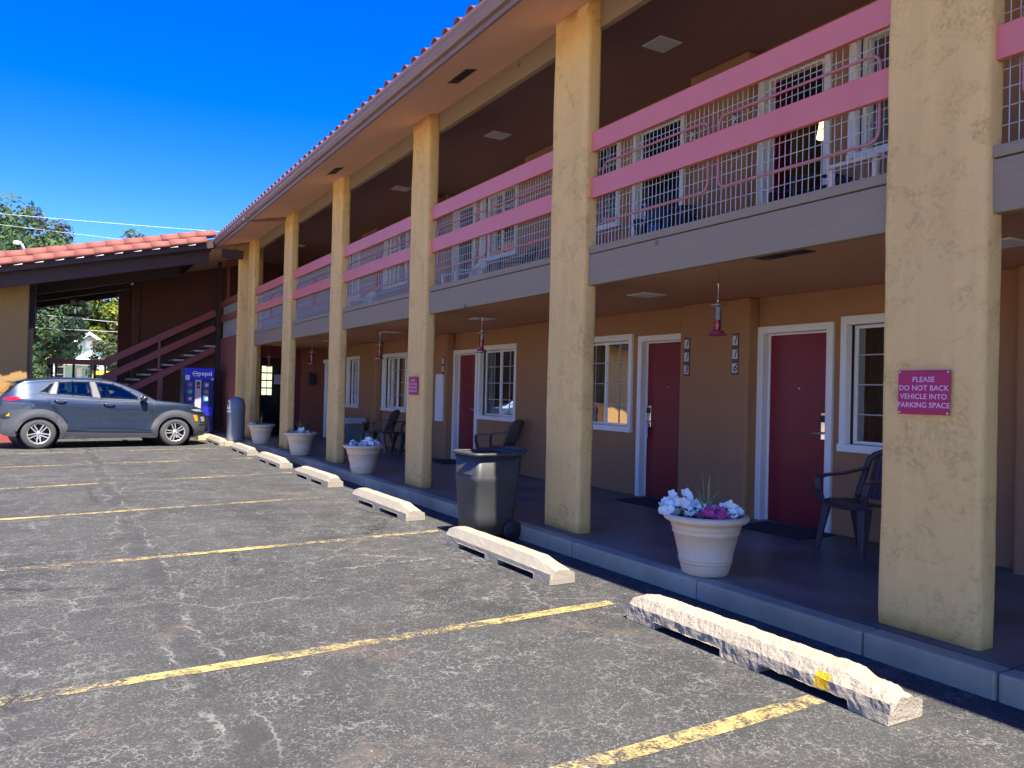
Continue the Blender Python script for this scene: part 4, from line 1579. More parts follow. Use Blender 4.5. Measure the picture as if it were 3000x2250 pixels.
for y, w in ((8.15, 'near brown slotted vent in the sloping eave soffit'), (12.9, 'far brown slotted vent in the sloping eave soffit'), (3.3, 'brown slotted vent in the eave soffit above the sign column')):
    vent(3.98, y, ROOFZ(3.98), slope, w)
vent(4.76, 4.12, 2.551, 0, 'brown slotted vent under the balcony beside the near feeder')

# ================================================================== SIGNS, NUMBERS, MATS
def col_sign(y, lab, full):
    t = thing('parking_sign', (4.256, y, 1.51), lab, 'sign', 'magenta parking signs on the columns')
    MB().box(4.246, y - .153, 1.384, 4.2535, y + .153, 1.636).build('plate', 'magenta', t, bevel=.002)
    for k, tx in enumerate(('PLEASE', 'DO NOT BACK', 'VEHICLE INTO', 'PARKING SPACE')):
        text_mesh(tx, .0415, (0, -1, 0), (0, 0, 1), (4.2455, y, 1.582 - .0485 * k), 'lettering', 'sign_letter', t, spacing=1.03, extrude=.0006, bold=.0006)
    b = MB()
    for dy in (-.142, .142):
        for dz in (-.115, .115):
            b.lathe([(.0, 4.2445), (.006, 4.2445), (.006, 4.2458)], 8, (0, y + dy, 1.51 + dz), 'x')
    b.build('screws', 'metal', t)


col_sign(2.664, 'magenta sign asking drivers not to back in, on the near column', True)
col_sign(9.973, 'magenta parking sign on the column left of the black bin', True)


def number_sign(y, ztop, digits, lab, x=XP):
    t = thing('room_number', (x, y, ztop), lab, 'room number', 'tile room numbers on the party walls')
    h = .152
    MB().box(x - .008, y - .048, ztop - h * len(digits), x - .001, y + .048, ztop).build('surround', 'numframe', t)
    for k, d in enumerate(digits):
        zc = ztop - h * (k + .5)
        tl = MB().box(x - .014, y - .037, zc - .052, x - .0085, y + .037, zc + .052).build('tile', 'numtile', t, bevel=.002)
        text_mesh(d, .115, (0, -1, 0), (0, 0, 1), (x - .0148, y - .002, zc), 'numeral', 'ink', tl, shear=.32, extrude=.0006, bold=.0015)


number_sign(7.0, 2.15, '115', 'tile number 115 beside the left red door of the near pair')
number_sign(6.235, 2.16, '116', 'tile number 116 beside the right red door of the near pair')
number_sign(13.75, 2.10, '114', 'tile number above the white board on the far party wall')
number_sign(6.97, 4.62, '215', 'tile number 215 behind the balcony rail, left of the pair')
number_sign(6.3, 4.62, '216', 'tile number 216 behind the balcony rail by the open door')
wb = tag(MB().box(6.43, 13.68, .86, XP - .002, 14.0, 1.77).build('white_board', 'board', None, bevel=.006), 'tall white board fixed below the tile number on the far party wall', 'board')
wb2 = tag(MB().box(6.2, 13.84, 4.2, 6.3, 14.15, 5.25).build('white_duct', 'board', None, bevel=.01), 'tall white duct behind the balcony rail, right of the third column', 'duct')
wp = thing('white_downpipe', (6.3, 20.6, .14), 'white square downpipe standing behind the spiky far planter', 'downpipe')
MB().box(6.24, 20.55, .14, 6.36, 20.67, 2.1).build('pipe', 'white', wp, bevel=.01)
MB().box(6.2, 20.51, 2.1, 6.4, 20.71, 2.2).build('hopper', 'white', wp, bevel=.01)
wl = thing('wall_lamp', (6.2, 21.78, 1.7), 'dark wall lantern on the lobby end wall', 'wall lamp')
MB().box(6.12, 21.66, 1.52, 6.28, 21.74, 1.86).build('lantern', 'black', wl, bevel=.02)
MB().box(6.16, 21.741, 1.6, 6.24, 21.799, 1.78).build('bracket', 'black', wl)
nt = tag(MB().box(5.2, 21.84, 1.52, 5.42, 21.848, 1.78).build('notice', 'paper'), 'pale paper notice on the dark lobby door', 'notice')
for x, y, w in ((6.3, 5.4, 'dark rubber doormat at the red door by the slatted mauve chair'), (6.35, 7.4, 'dark rubber doormat left of the near planter, half hidden by it'), (6.33, 13.1, 'dark rubber doormat at the far red door by the white board')):
    o = MB().box(-.27, -.42, 0, .27, .42, .012).build('doormat', 'mat', None, bevel=.004)
    o.location = (x, y, .1405)
    o.rotation_euler.z = rnd.uniform(-.05, .05)
    tag(o, w, 'doormat', 'rubber doormats')
tl_ = thing('table_lamp', (7.8, 6.16, 4.4), 'small warm lit lamp inside the open upper door', 'lamp')
b = MB()
b.smooth = True
b.lathe([(.06, .24), (.1, .0)], 16, (7.8, 6.16, 4.55))
b.build('lamp_shade', 'lamp', tl_)
MB().box(7.78, 6.14, 3.4, 7.82, 6.18, 4.55).build('stem', 'metal', tl_)
MB().box(7.55, 5.9, 2.8, 8.1, 6.4, 3.4).build('stand', 'dark', tl_)

# chandelier in the breezeway
ch = thing('chandelier', (.49, 24.6, 3.9), 'dark ring chandelier with frosted cups hanging in the breezeway', 'chandelier')
b = MB()
b.smooth = True
b.tube([(.49, 24.6, 4.3), (.49, 24.6, 3.3)], .012, 6)
for r_, z in ((.3, 3.27), (.12, 3.53)):
    b.tube([(.49 + r_ * math.cos(2 * PI * k / 24), 24.6 + r_ * math.sin(2 * PI * k / 24), z) for k in range(24)], .018, 6, closed=True)
    b.tube([(.49 - r_, 24.6, z), (.49 + r_, 24.6, z)], .012, 5)
    b.tube([(.49, 24.6 - r_, z), (.49, 24.6 + r_, z)], .012, 5)
b.build('ring_frame', 'black', ch)
for r_, z, n, a0 in ((.27, 3.28, 6, 0), (.1, 3.55, 2, 0)):
    for k in range(n):
        a = 2 * PI * k / n + a0
        b = MB()
        b.smooth = True
        b.lathe([(.02, 0), (.055, .0), (.06, .14), (.05, .14)], 12, (.49 + r_ * math.cos(a), 24.6 + r_ * math.sin(a), z))
        b.build('lamp_cup', plain('frosted_cup', (.3, .28, .22), .6) if 'frosted_cup' not in bpy.data.materials else bpy.data.materials['frosted_cup'], ch)

# ================================================================== PARKED CAR
# local frame: s along the car (rear wheel 0, front wheel 2.6), w to its right (towards the camera), z up
car = thing('parked_car', (-.252, 19.48, 0), 'slate blue compact crossover parked nose-in towards the stairs', 'car', rz=math.atan2(.411, 2.738))
KS = 2.769 / 2.6
HALF = .89


def lerp_tab(tab, x):
    if x <= tab[0][0]:
        return tab[0][1]
    for (a, b_) in zip(tab[:-1], tab[1:]):
        if x <= b_[0]:
            t = (x - a[0]) / (b_[0] - a[0])
            return a[1] + (b_[1] - a[1]) * t
    return tab[-1][1]


TOP = [(-.72, .95), (-.70, 1.02), (-.62, 1.12), (-.5, 1.24), (-.38, 1.40), (-.25, 1.485), (.03, 1.52), (.39, 1.547), (.87, 1.552), (1.12, 1.545), (1.37, 1.515), (1.57, 1.45), (1.83, 1.33), (2.05, 1.195), (2.22, 1.09), (2.35, 1.065), (2.6, 1.045), (2.93, .995), (3.16, .91), (3.31, .80), (3.40, .68), (3.44, .6)]
BOT = [(-.72, .42), (-.6, .30), (-.4, .24), (.0, .2), (2.6, .2), (3.0, .19), (3.3, .22), (3.44, .3)]


def side_w(s, z):
    """half-width of the body at station s, height z"""
    w = HALF
    if s < -.1:
        w -= .30 * ((-.1 - s) / .62) ** 2.4
    if s > 2.75:
        w -= .42 * ((s - 2.75) / .69) ** 2.3
    w -= .05 * max(0, (.45 - z) / .25) ** 1.5
    bel = 1.03 + .06 * max(0, 1.2 - s)
    if z > bel - .12:
        u = z - bel + .12
        w -= .05 * min(1, u / .12) ** 2
    if z > bel:
        w -= .52 * (z - bel)
    # waist crease / concavity on the doors
    w -= .018 * math.exp(-((z - .62) / .13) ** 2) * (1 if .3 < s < 2.3 else .3)
    # flared arches
    for c in (0, 2.6):
        d = math.hypot(s - c, z - .31)
        w += .03 * math.exp(-((d - .42) / .09) ** 2)
    return w


def CP(s, w, z):
    return (s * KS, -(w - HALF), z)


stations = [-.72 + (3.44 + .72) * i / 104 for i in range(105)]
NS, NTOP = 26, 10


def section(s):
    zt, zb = lerp_tab(TOP, s), lerp_tab(BOT, s)
    zs = zt - .05 if s > 2.2 or s < -.35 else zt - .075
    pts = [(0, zb), (side_w(s, zb) * .85, zb)]
    for i in range(NS + 1):
        z = zb + .02 + (zs - zb - .02) * i / NS
        pts.append((side_w(s, z), z))
    ws = side_w(s, zs)
    for i in range(1, NTOP + 1):
        t = i / NTOP
        pts.append((ws * math.cos(t * PI / 2) ** .8 if t < 1 else 0, zs + (zt - zs) * math.sin(t * PI / 2) ** .7))
    return pts


WINDOWS = [[(.315, 1.215), (.36, 1.435), (.6, 1.458), (.915, 1.458), (.955, 1.125), (.6, 1.155), (.33, 1.175)],
           [(1.04, 1.452), (1.13, 1.45), (1.37, 1.42), (1.53, 1.352), (1.69, 1.252), (1.84, 1.14), (1.82, 1.075), (1.12, 1.10)],
           [(.03, 1.225), (.15, 1.205), (.265, 1.405), (.2, 1.385)]]


def in_poly(s, z, poly):
    c = False
    for (x0, z0), (x1, z1) in zip(poly, poly[1:] + poly[:1]):
        if (z0 > z) != (z1 > z) and s < (x1 - x0) * (z - z0) / (z1 - z0) + x0:
            c = not c
    return c


secs = [section(s) for s in stations]
NP = len(secs[0])
body = MB()
body.smooth = True
WC = [(0, .31), (2.6, .31)]
WR = .385


def in_arch(s, z):
    return any(math.hypot((s - c[0]) * 1.0, z - c[1]) < WR for c in WC)


vs = []
for mirror in (1, -1):
    for s, sec in zip(stations, secs):
        for (w, z) in sec:
            vs.append(CP(s, w * mirror, z))
fs = []
NSTA = len(stations)
for mi_, base in ((0, 0), (1, NSTA * NP)):
    for i in range(NSTA - 1):
        for k in range(NP - 1):
            sm_, zm = (stations[i] + stations[i + 1]) / 2, (secs[i][k][1] + secs[i + 1][k + 1][1]) / 2
            if 1 <= k <= NS + 1 and in_arch(sm_, zm):
                continue
            if zm > 1.0 and k < NP - 4 and any(all(in_poly(ss, zz_, pl) for ss, zz_ in ((stations[i], secs[i][k][1]), (stations[i + 1], secs[i + 1][k][1]), (stations[i], secs[i][k + 1][1]), (stations[i + 1], secs[i + 1][k + 1][1]))) for pl in WINDOWS):
                continue
            a, b_, c, d = base + i * NP + k, base + (i + 1) * NP + k, base + (i + 1) * NP + k + 1, base + i * NP + k + 1
            fs.append((a, b_, c, d) if mi_ == 0 else (a, d, c, b_))
    for i, rev in ((0, 0), (NSTA - 1, 1)):
        fs.append(tuple(base + i * NP + k for k in range(NP)))
body.add(vs, fs)
body_o = body.build('body', 'car', car, world=False)


def overlay(name, poly, mat, offs, parent=None, n=2, side=1, smooth=True):
    """polygon (s,z) draped on the car side"""
    bm = bmesh.new()
    vsb = [bm.verts.new((p[0], 0, p[1])) for p in poly]
    bm.faces.new(vsb)
    bmesh.ops.triangulate(bm, faces=bm.faces[:])
    for _ in range(n):
        bmesh.ops.subdivide_edges(bm, edges=[e for e in bm.edges if e.calc_length() > .05], cuts=1, use_grid_fill=True)
        bmesh.ops.triangulate(bm, faces=bm.faces[:])
    for v in bm.verts:
        s, z = v.co.x, v.co.z
        v.co = Vector(CP(s, side * (side_w(s, z) + offs), z))
    bmesh.ops.recalc_face_normals(bm, faces=bm.faces)
    me = bpy.data.meshes.new(name)
    bm.to_mesh(me)
    bm.free()
    for p in me.polygons:
        p.use_smooth = smooth
    # face outwards
    if sum(p.normal.y for p in me.polygons) * side > 0:
        me.flip_normals()
    me.materials.append(MT[mat] if isinstance(mat, str) else mat)
    return link(name, me, parent or car)


def strip(name, pts, width, mat, offs, parent=None):
    P = [Vector(p) for p in pts]
    L, R = [], []
    for i, p in enumerate(P):
        d = (P[min(i + 1, len(P) - 1)] - P[max(i - 1, 0)]).normalized()
        nn = Vector((-d.y, d.x)) * width / 2
        L.append(p + nn)
        R.append(p - nn)
    return overlay(name, [tuple(q) for q in L] + [tuple(q) for q in reversed(R)], mat, offs, parent, 2)


arc = lambda c, r, a0, a1, n=14: [(c[0] + r * math.cos(math.radians(a0 + (a1 - a0) * i / n)), c[1] + r * math.sin(math.radians(a0 + (a1 - a0) * i / n))) for i in range(n + 1)]
# grey cladding: arches, sills, bumper corners
overlay('arch_cladding', arc(WC[0], .375, -18, 150) + [(-.4, .33), (-.5, .33), (-.62, .42), (-.64, .70), (-.48, .83), (-.27, .855)] + arc((0, .33), .525, 100, 15)[0:] + [(.45, .24)], 'cladding', .011, n=3)
overlay('arch_cladding', [(2.2, .22)] + arc(WC[1], .375, 194, 30) + [(3.0, .38), (3.08, .33), (3.30, .33), (3.3, .50), (3.13, .58), (3.14, .71), (2.95, .765)] + arc((2.6, .33), .515, 70, 172), 'cladding', .011, n=3)
overlay('sill_cladding', [(.44, .215), (2.21, .205), (2.21, .315), (1.1, .335), (.44, .365)], 'cladding', .012, n=3)
overlay('rear_bumper', [(-.68, .42), (-.6, .305), (-.4, .26), (-.37, .33), (-.5, .34), (-.62, .43)], 'cladding', .010, n=2)
overlay('front_bumper', [(2.985, .2), (3.30, .24), (3.36, .32), (3.08, .325)], 'cladding', .009, n=2)
# doors as slightly proud skins with dark gaps behind
d1 = [(.13, 1.08), (.125, .95), (.2, .78), (.36, .66), (.47, .5), (.5, .39), (1.09, .36), (1.085, 1.03)]
d2 = [(1.095, 1.03), (1.10, .36), (2.13, .335), (2.17, .5), (2.165, .87), (2.11, 1.0), (1.85, 1.015)]
for poly, seam in ((d1, [(.128, 1.12), (.122, .96), (.2, .78), (.36, .66), (.47, .5), (.5, .375)]), (d2, [(1.05, 1.42), (1.09, 1.03), (1.097, .35)])):
    dr = overlay('door', poly, 'car', .0045, n=3)
    strip('door_gap', seam, .011, 'black', .0062, dr)
strip('door_gap', [(2.12, 1.02), (2.172, .88), (2.175, .5), (2.14, .33)], .011, 'black', .0062)
strip('lower_crease', [(.5, .40), (.72, .41), (.86, .445), (1.1, .45), (1.75, .435), (1.95, .40), (2.13, .375)], .014, 'car', .012)
strip('belt_trim', [(-.28, 1.145), (.13, 1.10), (.6, 1.075), (1.08, 1.045), (1.85, 1.03)], .014, 'cladding', .007)
# windows
for nm, poly in zip(('window', 'window', 'quarter_glass'), WINDOWS):
    for sd in (1, -1):
        g_ = overlay(nm, poly, 'car_glass', .0095, n=2, side=sd)
    edge = poly + [poly[0], poly[1]]
    for p, q in zip(edge[:-2], edge[1:-1]):
        d_ = (Vector(q) - Vector(p)).normalized() * .018
        strip('window_seal', [tuple(Vector(p) - d_), tuple((Vector(p) + Vector(q)) / 2), tuple(Vector(q) + d_)], .06, 'black', .007)
overlay('pillar', [(.935, 1.46), (1.025, 1.458), (1.105, 1.105), (.975, 1.12)], plain('pillar_grey', (.10, .10, .11), .5, .2), .0095, n=2)
overlay('pillar', [(.285, 1.435), (.335, 1.44), (.3, 1.18), (.18, 1.18)], plain('pillar_light', (.14, .15, .17), .5, .2), .0095, n=2)
overlay('rear_quarter_light', [(-.33, 1.17), (-.02, 1.17), (.05, 1.26), (.1, 1.35), (-.12, 1.335)], 'car', .0045, n=2)
# lamps
overlay('tail_light', [(-.6, 1.075), (-.45, 1.115), (-.225, 1.118), (-.3, 1.05), (-.50, 1.02), (-.6, 1.04)], 'tail', .009, n=2)
lo = overlay('rear_lamp_cluster', [(-.64, .66), (-.64, .72), (-.485, .79), (-.49, .655), (-.6, .63)], 'black', .014, n=1)
overlay('indicator', [(-.56, .70), (-.5, .775), (-.495, .70)], 'amber', .017, lo, n=1)
overlay('side_marker', [(2.975, .73), (3.075, .722), (3.10, .585), (3.03, .575)], 'amber', .016, n=1)
hl = overlay('headlight', [(3.13, .705), (3.29, .695), (3.31, .545), (3.17, .54)], 'black', .0155, n=2)
overlay('headlight_lens', [(3.16, .685), (3.27, .68), (3.285, .565), (3.19, .565)], 'lens', .018, hl, n=2)
overlay('running_light', [(2.92, .86), (3.14, .865), (3.22, .80), (3.02, .815)], 'lens', .008, n=2)
overlay('bumper_vent', [(3.12, .50), (3.30, .515), (3.30, .47), (3.14, .46)], 'black', .014, n=1)
for s0 in (.355, 1.26):
    z = 1.02 if s0 < 1 else .955
    strip('handle_recess', [(s0 - .12, z + .02), (s0, z), (s0 + .13, z - .025)], .045, 'black', .0075)
    b = MB()
    b.smooth = True
    b.tube([CP(s0 - .11, side_w(s0 - .1, z) + .012, z + .025), CP(s0 - .06, side_w(s0, z) + .04, z + .018), CP(s0 + .06, side_w(s0, z) + .04, z - .004), CP(s0 + .12, side_w(s0 + .1, z) + .012, z - .012)], .014, 6)
    b.build('door_handle', 'car', car, world=False)
# windscreen, rear window, spoiler, mirror, wheels
for nm, rng in (('windscreen', (1.36, 2.16)), ('rear_window', (-.58, -.34))):
    b = MB()
    b.smooth = True
    idx = [i for i, s in enumerate(stations) if rng[0] <= s <= rng[1]]
    V, F = [], []
    ks = list(range(NS + 6, NP))
    for i in idx:
        row = [(w, z) for (w, z) in [secs[i][k] for k in ks]]
        full = [(w, z) for w, z in row] + [(-w, z) for w, z in reversed(row[:-1])]
        V += [CP(stations[i], w, z + .006) for w, z in full]
    m = 2 * len(ks) - 1
    for i in range(len(idx) - 1):
        for k in range(m - 1):
            F.append((i * m + k, (i + 1) * m + k, (i + 1) * m + k + 1, i * m + k + 1))
    b.add(V, F)
    b.build(nm, 'car_glass', car, world=False)
b = MB()
b.hexa([CP(-.46, .6, 1.395), CP(-.46, -.6, 1.395), CP(-.2, -.6, 1.47), CP(-.2, .6, 1.47), CP(-.46, .6, 1.425), CP(-.46, -.6, 1.425), CP(-.2, -.6, 1.505), CP(-.2, .6, 1.505)])
b.build('spoiler', 'car', car, world=False, bevel=.01)
for sd in (1, -1):
    b = MB()
    b.smooth = True
    b.lathe([(0, -.1), (.05, -.085), (.075, -.03), (.08, .03), (.066, .085), (0, .1)], 14, (1.93 * KS, -(sd * (side_w(1.93, 1.08) + .13) - HALF), 1.105), 'y')
    o = b.build('mirror', plain('mirror_shell', (.06, .06, .06), .15, .5, coat=1) if 'mirror_shell' not in bpy.data.materials else bpy.data.materials['mirror_shell'], car, world=False)
    b = MB()
    b.box(1.9 * KS, -(sd * (side_w(1.93, 1.06) - .02) - HALF), 1.045, 1.95 * KS, -(sd * (side_w(1.93, 1.06) + .1) - HALF), 1.075)
    b.build('mirror_arm', 'black', car, world=False)
for (sc_, zc) in WC:
    for sd in (1, -1):
        yo = -(sd * (HALF + .0) - HALF)         # outer face
        e = sd
        rot = [(0, 0)]
        wh = MB()
        wh.smooth = True
        c = (sc_ * KS, 0, zc + .02)
        prof = [(.215, yo - e * -.03), (.225, yo + e * -.012), (.25, yo - e * -.0), (.29, yo - e * -.0), (.318, yo + e * .014), (.331, yo + e * .04), (.331, yo + e * .18), (.31, yo + e * .2), (.215, yo + e * .2)]
        wh.lathe(prof, 36, c, 'y')
        w_o = wh.build('wheel', 'rubber', car, world=False)
        r = MB()
        r.smooth = True
        r.lathe([(.222, yo + e * .005), (.214, yo + e * .002), (.203, yo + e * .008), (.198, yo + e * .03), (.196, yo + e * .13), (.0, yo + e * .13)], 32, c, 'y')
        r.build('rim', 'alloy' if False else 'black', w_o, world=False)
        r = MB()
        r.smooth = True
        r.lathe([(.226, yo + e * .006), (.22, yo - e * .004), (.208, yo - e * .002), (.2, yo + e * .014)], 32, c, 'y')
        r.lathe([(0, yo + e * .0), (.03, yo + e * .0), (.036, yo + e * .006), (.05, yo + e * .014), (.055, yo + e * .04)], 16, c, 'y')
        r.smooth = False
        for k in range(5):
            a = 2 * PI * k / 5 + (.95 if sc_ < 1 else .55)
            dx, dz = math.cos(a), math.sin(a)
            px, pz = -dz, dx
            for g_ in (-1, 1):
                p0 = Vector((c[0] + dx * .045 + px * g_ * .02, yo + e * .016, c[2] + dz * .045 + pz * g_ * .02))
                p1 = Vector((c[0] + dx * .207 + px * g_ * .038, yo + e * .008, c[2] + dz * .207 + pz * g_ * .038))
                r.bar(p0, p1, .024, .016, (0, 1, 0))
        r.build('alloy_spokes', 'alloy', w_o, world=False)
    b = MB()
    b.lathe([(.40, -(.8 - HALF)), (.40, -(-.8 - HALF))], 24, (sc_ * KS, 0, zc), 'y')
    b.disc((sc_ * KS, HALF - .55, zc), .4, 24, 'y')
    b.disc((sc_ * KS, HALF + .55, zc), .4, 24, 'y')
    b.build('wheel_well', 'black', car, world=False)
b = MB()
b.box(*CP(-.3, .74, .5), *CP(1.9, -.74, .78))
b.box(*CP(1.72, .7, .78), *CP(2.0, -.7, 1.0))
b.build('cabin_floor', 'black', car, world=False)
# seats seen through the side glass
for s0 in (.62, 1.42):
    for sd in (1, -1):
        b = MB()
        b.hexa([CP(s0 - .1, sd * .2, .75), CP(s0 + .05, sd * .2, .75), CP(s0 + .05, sd * .6, .75), CP(s0 - .1, sd * .6, .75),
                CP(s0 - .2, sd * .24, 1.27), CP(s0 - .1, sd * .24, 1.27), CP(s0 - .1, sd * .56, 1.27), CP(s0 - .2, sd * .56, 1.27)])
        b.box(*CP(s0 - .22, sd * .3, 1.28), *CP(s0 - .13, sd * .5, 1.42))
        b.build('seat', 'black', car, world=False, bevel=.03)

# ================================================================== BACKGROUND
hs = thing('green_house', (1.8, 55, 0), 'pale green clapboard house with white gable trim beyond the breezeway', 'house')
HA, HE, HL, HR, HY = (1.80, 4.40), 3.0, -.22, 3.82, 55.0
b = MB()
zz = 0
k = 0
while zz < 4.25:                          # lapped boards, each its own wedge, clipped by the gable
    z1 = zz + .115
    half = 2.0 if zz < 2.95 else max(.06, 2.0 * (4.33 - zz) / 1.38)
    half1 = 2.0 if z1 < 2.95 else max(.02, 2.0 * (4.33 - z1) / 1.38)
    cx = HA[0]
    b.add([(cx - half, HY - .03, zz), (cx + half, HY - .03, zz), (cx + half1, HY - .004, z1), (cx - half1, HY - .004, z1), (cx - half, HY + .1, zz), (cx + half, HY + .1, zz)],
          [(0, 1, 2, 3), (0, 4, 5, 1)])
    zz = z1
tag(b.build('siding', 'house_green', hs), kind='stuff')
MB().box(-.2, HY + .11, 0, 3.8, HY + 9, 2.95).build('house_walls', 'house_green', hs)
for sgn in (-1, 1):
    ex = HA[0] + sgn * 2.25
    b = MB()
    b.hexa([(HA[0], HY - .45, HA[1]), (ex, HY - .45, HE - .18), (ex, HY + 9.4, HE - .18), (HA[0], HY + 9.4, HA[1]),
            (HA[0], HY - .45, HA[1] + .1), (ex, HY - .45, HE - .08), (ex, HY + 9.4, HE - .08), (HA[0], HY + 9.4, HA[1] + .1)])
    rf = b.build('roof', 'house_roof', hs)
    MB().hexa([(HA[0], HY - .5, HA[1] - .06), (ex, HY - .5, HE - .24), (ex, HY - .455, HE - .24), (HA[0], HY - .455, HA[1] - .06),
               (HA[0], HY - .5, HA[1] + .14), (ex, HY - .5, HE - .04), (ex, HY - .455, HE - .04), (HA[0], HY - .455, HA[1] + .14)]).build('barge_board', 'white', rf)
MB().box(1.62, HY - .07, 3.55, 2.0, HY - .031, 4.0).build('gable_vent', 'white', hs)
pr_ = MB().hexa([(-.2, HY - 1.4, 2.45), (2.3, HY - 1.4, 2.45), (2.3, HY - .04, 2.8), (-.2, HY - .04, 2.8), (-.2, HY - 1.4, 2.53), (2.3, HY - 1.4, 2.53), (2.3, HY - .04, 2.88), (-.2, HY - .04, 2.88)]).build('porch_roof', 'white', hs)
for x in (-.1, 2.2):
    MB().box(x, HY - 1.35, 0, x + .1, HY - 1.25, 2.449).build('porch_post', 'white', pr_)
wn = MB().box(.05, HY - .08, 1.35, .56, HY - .032, 1.45).box(.05, HY - .08, 2.3, .56, HY - .032, 2.4).box(.05, HY - .08, 1.45, .13, HY - .032, 2.3).box(.48, HY - .08, 1.45, .56, HY - .032, 2.3).box(.13, HY - .075, 1.85, .48, HY - .035, 1.9).build('window', 'white', hs)
MB().box(.13, HY - .05, 1.45, .48, HY - .034, 2.3).build('pane', 'lobby', wn)
MB().box(1.2, HY - .08, 1.4, 1.45, HY - .032, 2.3).build('window', 'white', hs)
MB().box(.9, HY - 1.6, 1.2, 1.35, HY - 1.5, 1.32).build('porch_bench', 'black', hs)

yc = thing('yellow_car', (1.9, 40, 0), 'yellow boxy car parked beyond the landing rail', 'car')
b = MB()
loft_box(b, [(1.3, 4.9, 39, 40.6, .3), (1.25, 4.95, 38.95, 40.65, .7), (1.28, 4.92, 38.98, 40.62, 1.2)], r=.15)
loft_box(b, [(1.35, 4.1, 39.05, 40.55, 1.2), (1.5, 3.9, 39.15, 40.45, 1.88), (1.6, 3.8, 39.3, 40.3, 1.95)], r=.12)
b.build('body', 'yellow_car', yc)
for x0, x1 in ((1.52, 1.95), (2.1, 2.75), (2.9, 3.7)):
    MB().hexa([(x0 - .05, 39.03, 1.28), (x1 + .05, 39.03, 1.28), (x1 + .05, 39.12, 1.28), (x0 - .05, 39.12, 1.28), (x0, 39.11, 1.78), (x1, 39.11, 1.78), (x1, 39.2, 1.78), (x0, 39.2, 1.78)]).build('window', 'lobby', yc)
for x in (1.95, 4.2):
    for y in (38.93, 40.5):
        b = MB()
        b.lathe([(0, y), (.3, y), (.33, y + .03), (.33, y + .2), (0, y + .2)], 18, (x, 0, .33), 'y')
        b.build('wheel', 'rubber', yc)


def tree(name, x, y, zb, rx, rz_, n, leaf, mats, lab, seed, zc=None, trunk=True, cat='tree', lobes=9, group='trees beyond the motel'):
    """crown of many small leaf faces gathered in clumps; trunk and limbs tapered"""
    r = random.Random(seed)
    t = thing(name, (x, y, 0), lab, cat, group)
    zc = zc if zc is not None else zb + rz_
    if trunk:
        b = MB()
        b.smooth = True
        tr = .035 * (zc) + .06
        b.tube([(0, 0, -.1), (.05, 0, zb * .5), (.0, .05, zb), (.05, 0, zc)], tr, 9, radii=[tr * 1.25, tr, tr * .8, tr * .35])
        for k in range(7):
            a = 2 * PI * k / 7 + r.random()
            z0 = zb * .8 + r.random() * (zc - zb * .8) * .6
            L = rx * r.uniform(.5, .85)
            b.tube([(0, 0, z0), (L * .5 * math.cos(a), L * .5 * math.sin(a), z0 + L * .35), (L * math.cos(a), L * math.sin(a), z0 + L * .75)], tr * .4, 6, radii=[tr * .45, tr * .28, tr * .1])
        b.build('trunk', 'bark', t, world=False)
    clumps = []
    for k in range(lobes * 7):
        while True:
            p = Vector((r.uniform(-1, 1), r.uniform(-1, 1), r.uniform(-1, 1)))
            if .25 < p.length < 1:
                break
        rr = .15 + .16 * r.random()
        wob = 1 + .28 * mnoise.noise((p.x * 1.7 + seed, p.y * 1.7, p.z * 1.7))
        clumps.append((Vector((p.x * rx * wob, p.y * rx * wob, zc + p.z * rz_ * wob)), rr * min(rx, rz_) * 1.2))
    for gi in range(2 if n > 1500 else 1):
        vs, fs = [], []
        for k in range(n // (2 if n > 1500 else 1)):
            c, cr_ = clumps[r.randrange(len(clumps))]
            d = Vector((r.gauss(0, 1), r.gauss(0, 1), r.gauss(0, 1))).normalized() * cr_ * (r.random() ** .4)
            p = c + d
            nrm = (d.normalized() + Vector((r.gauss(0, .6), r.gauss(0, .6), r.gauss(0, .6) + .3))).normalized()
            u = nrm.orthogonal().normalized()
            u = (Matrix.Rotation(r.uniform(0, 2 * PI), 3, nrm) @ u)
            v = nrm.cross(u)
            L = leaf * r.uniform(.6, 1.25)
            k0 = len(vs)
            vs += [p - u * L, p + v * L * .5, p + u * L, p - v * L * .5]
            fs.append((k0, k0 + 1, k0 + 2, k0 + 3))
        b = MB()
        b.add(vs, fs)
        tag(b.build('crown', mats[gi % len(mats)], t, world=False), kind='stuff')
    return t


tree('leafy_tree', -5.2, 62, 4, 5.2, 5.2, 20000, .22, ['crown_dark', 'crown_mid'], 'dark dense leafy tree rising at the left edge above the tiled verge', 11, zc=8.8)
tree('leafy_tree', -.7, 68, 4, 3.2, 5.0, 16000, .19, ['crown_mid', 'crown_grey'], 'paler feathery tree above the tiled verge, right of the dark one', 12, zc=8.6)
tree('leafy_tree', -.9, 47, 1.2, 2.6, 3.6, 20000, .15, ['crown_dark', 'crown_blue'], 'deep green leafy tree filling the left of the breezeway opening', 13, zc=4.9)
tree('leafy_tree', 3.2, 66, 3, 4.6, 4.2, 20000, .19, ['crown_yellow', 'crown_mid'], 'bright yellow-green tree behind the green house', 14, zc=6.6)
tree('leafy_tree', 6.4, 78, 3, 4.6, 6, 14000, .25, ['crown_blue', 'crown_dark'], 'blue-green tree at the right edge of the breezeway opening', 15, zc=8.6)
tree('leafy_tree', 2.85, 49, .9, 1.15, 1.35, 9000, .085, ['crown_grey', 'crown_mid'], 'grey-green small tree in front of the green house gable', 16, zc=2.75)
tree('shrub', -1.1, 36, .1, 1.0, 1.1, 6000, .085, ['crown_dark', 'crown_mid'], 'low green shrub at the left side of the breezeway opening', 17, zc=1.2, trunk=False, cat='shrub', group=None)
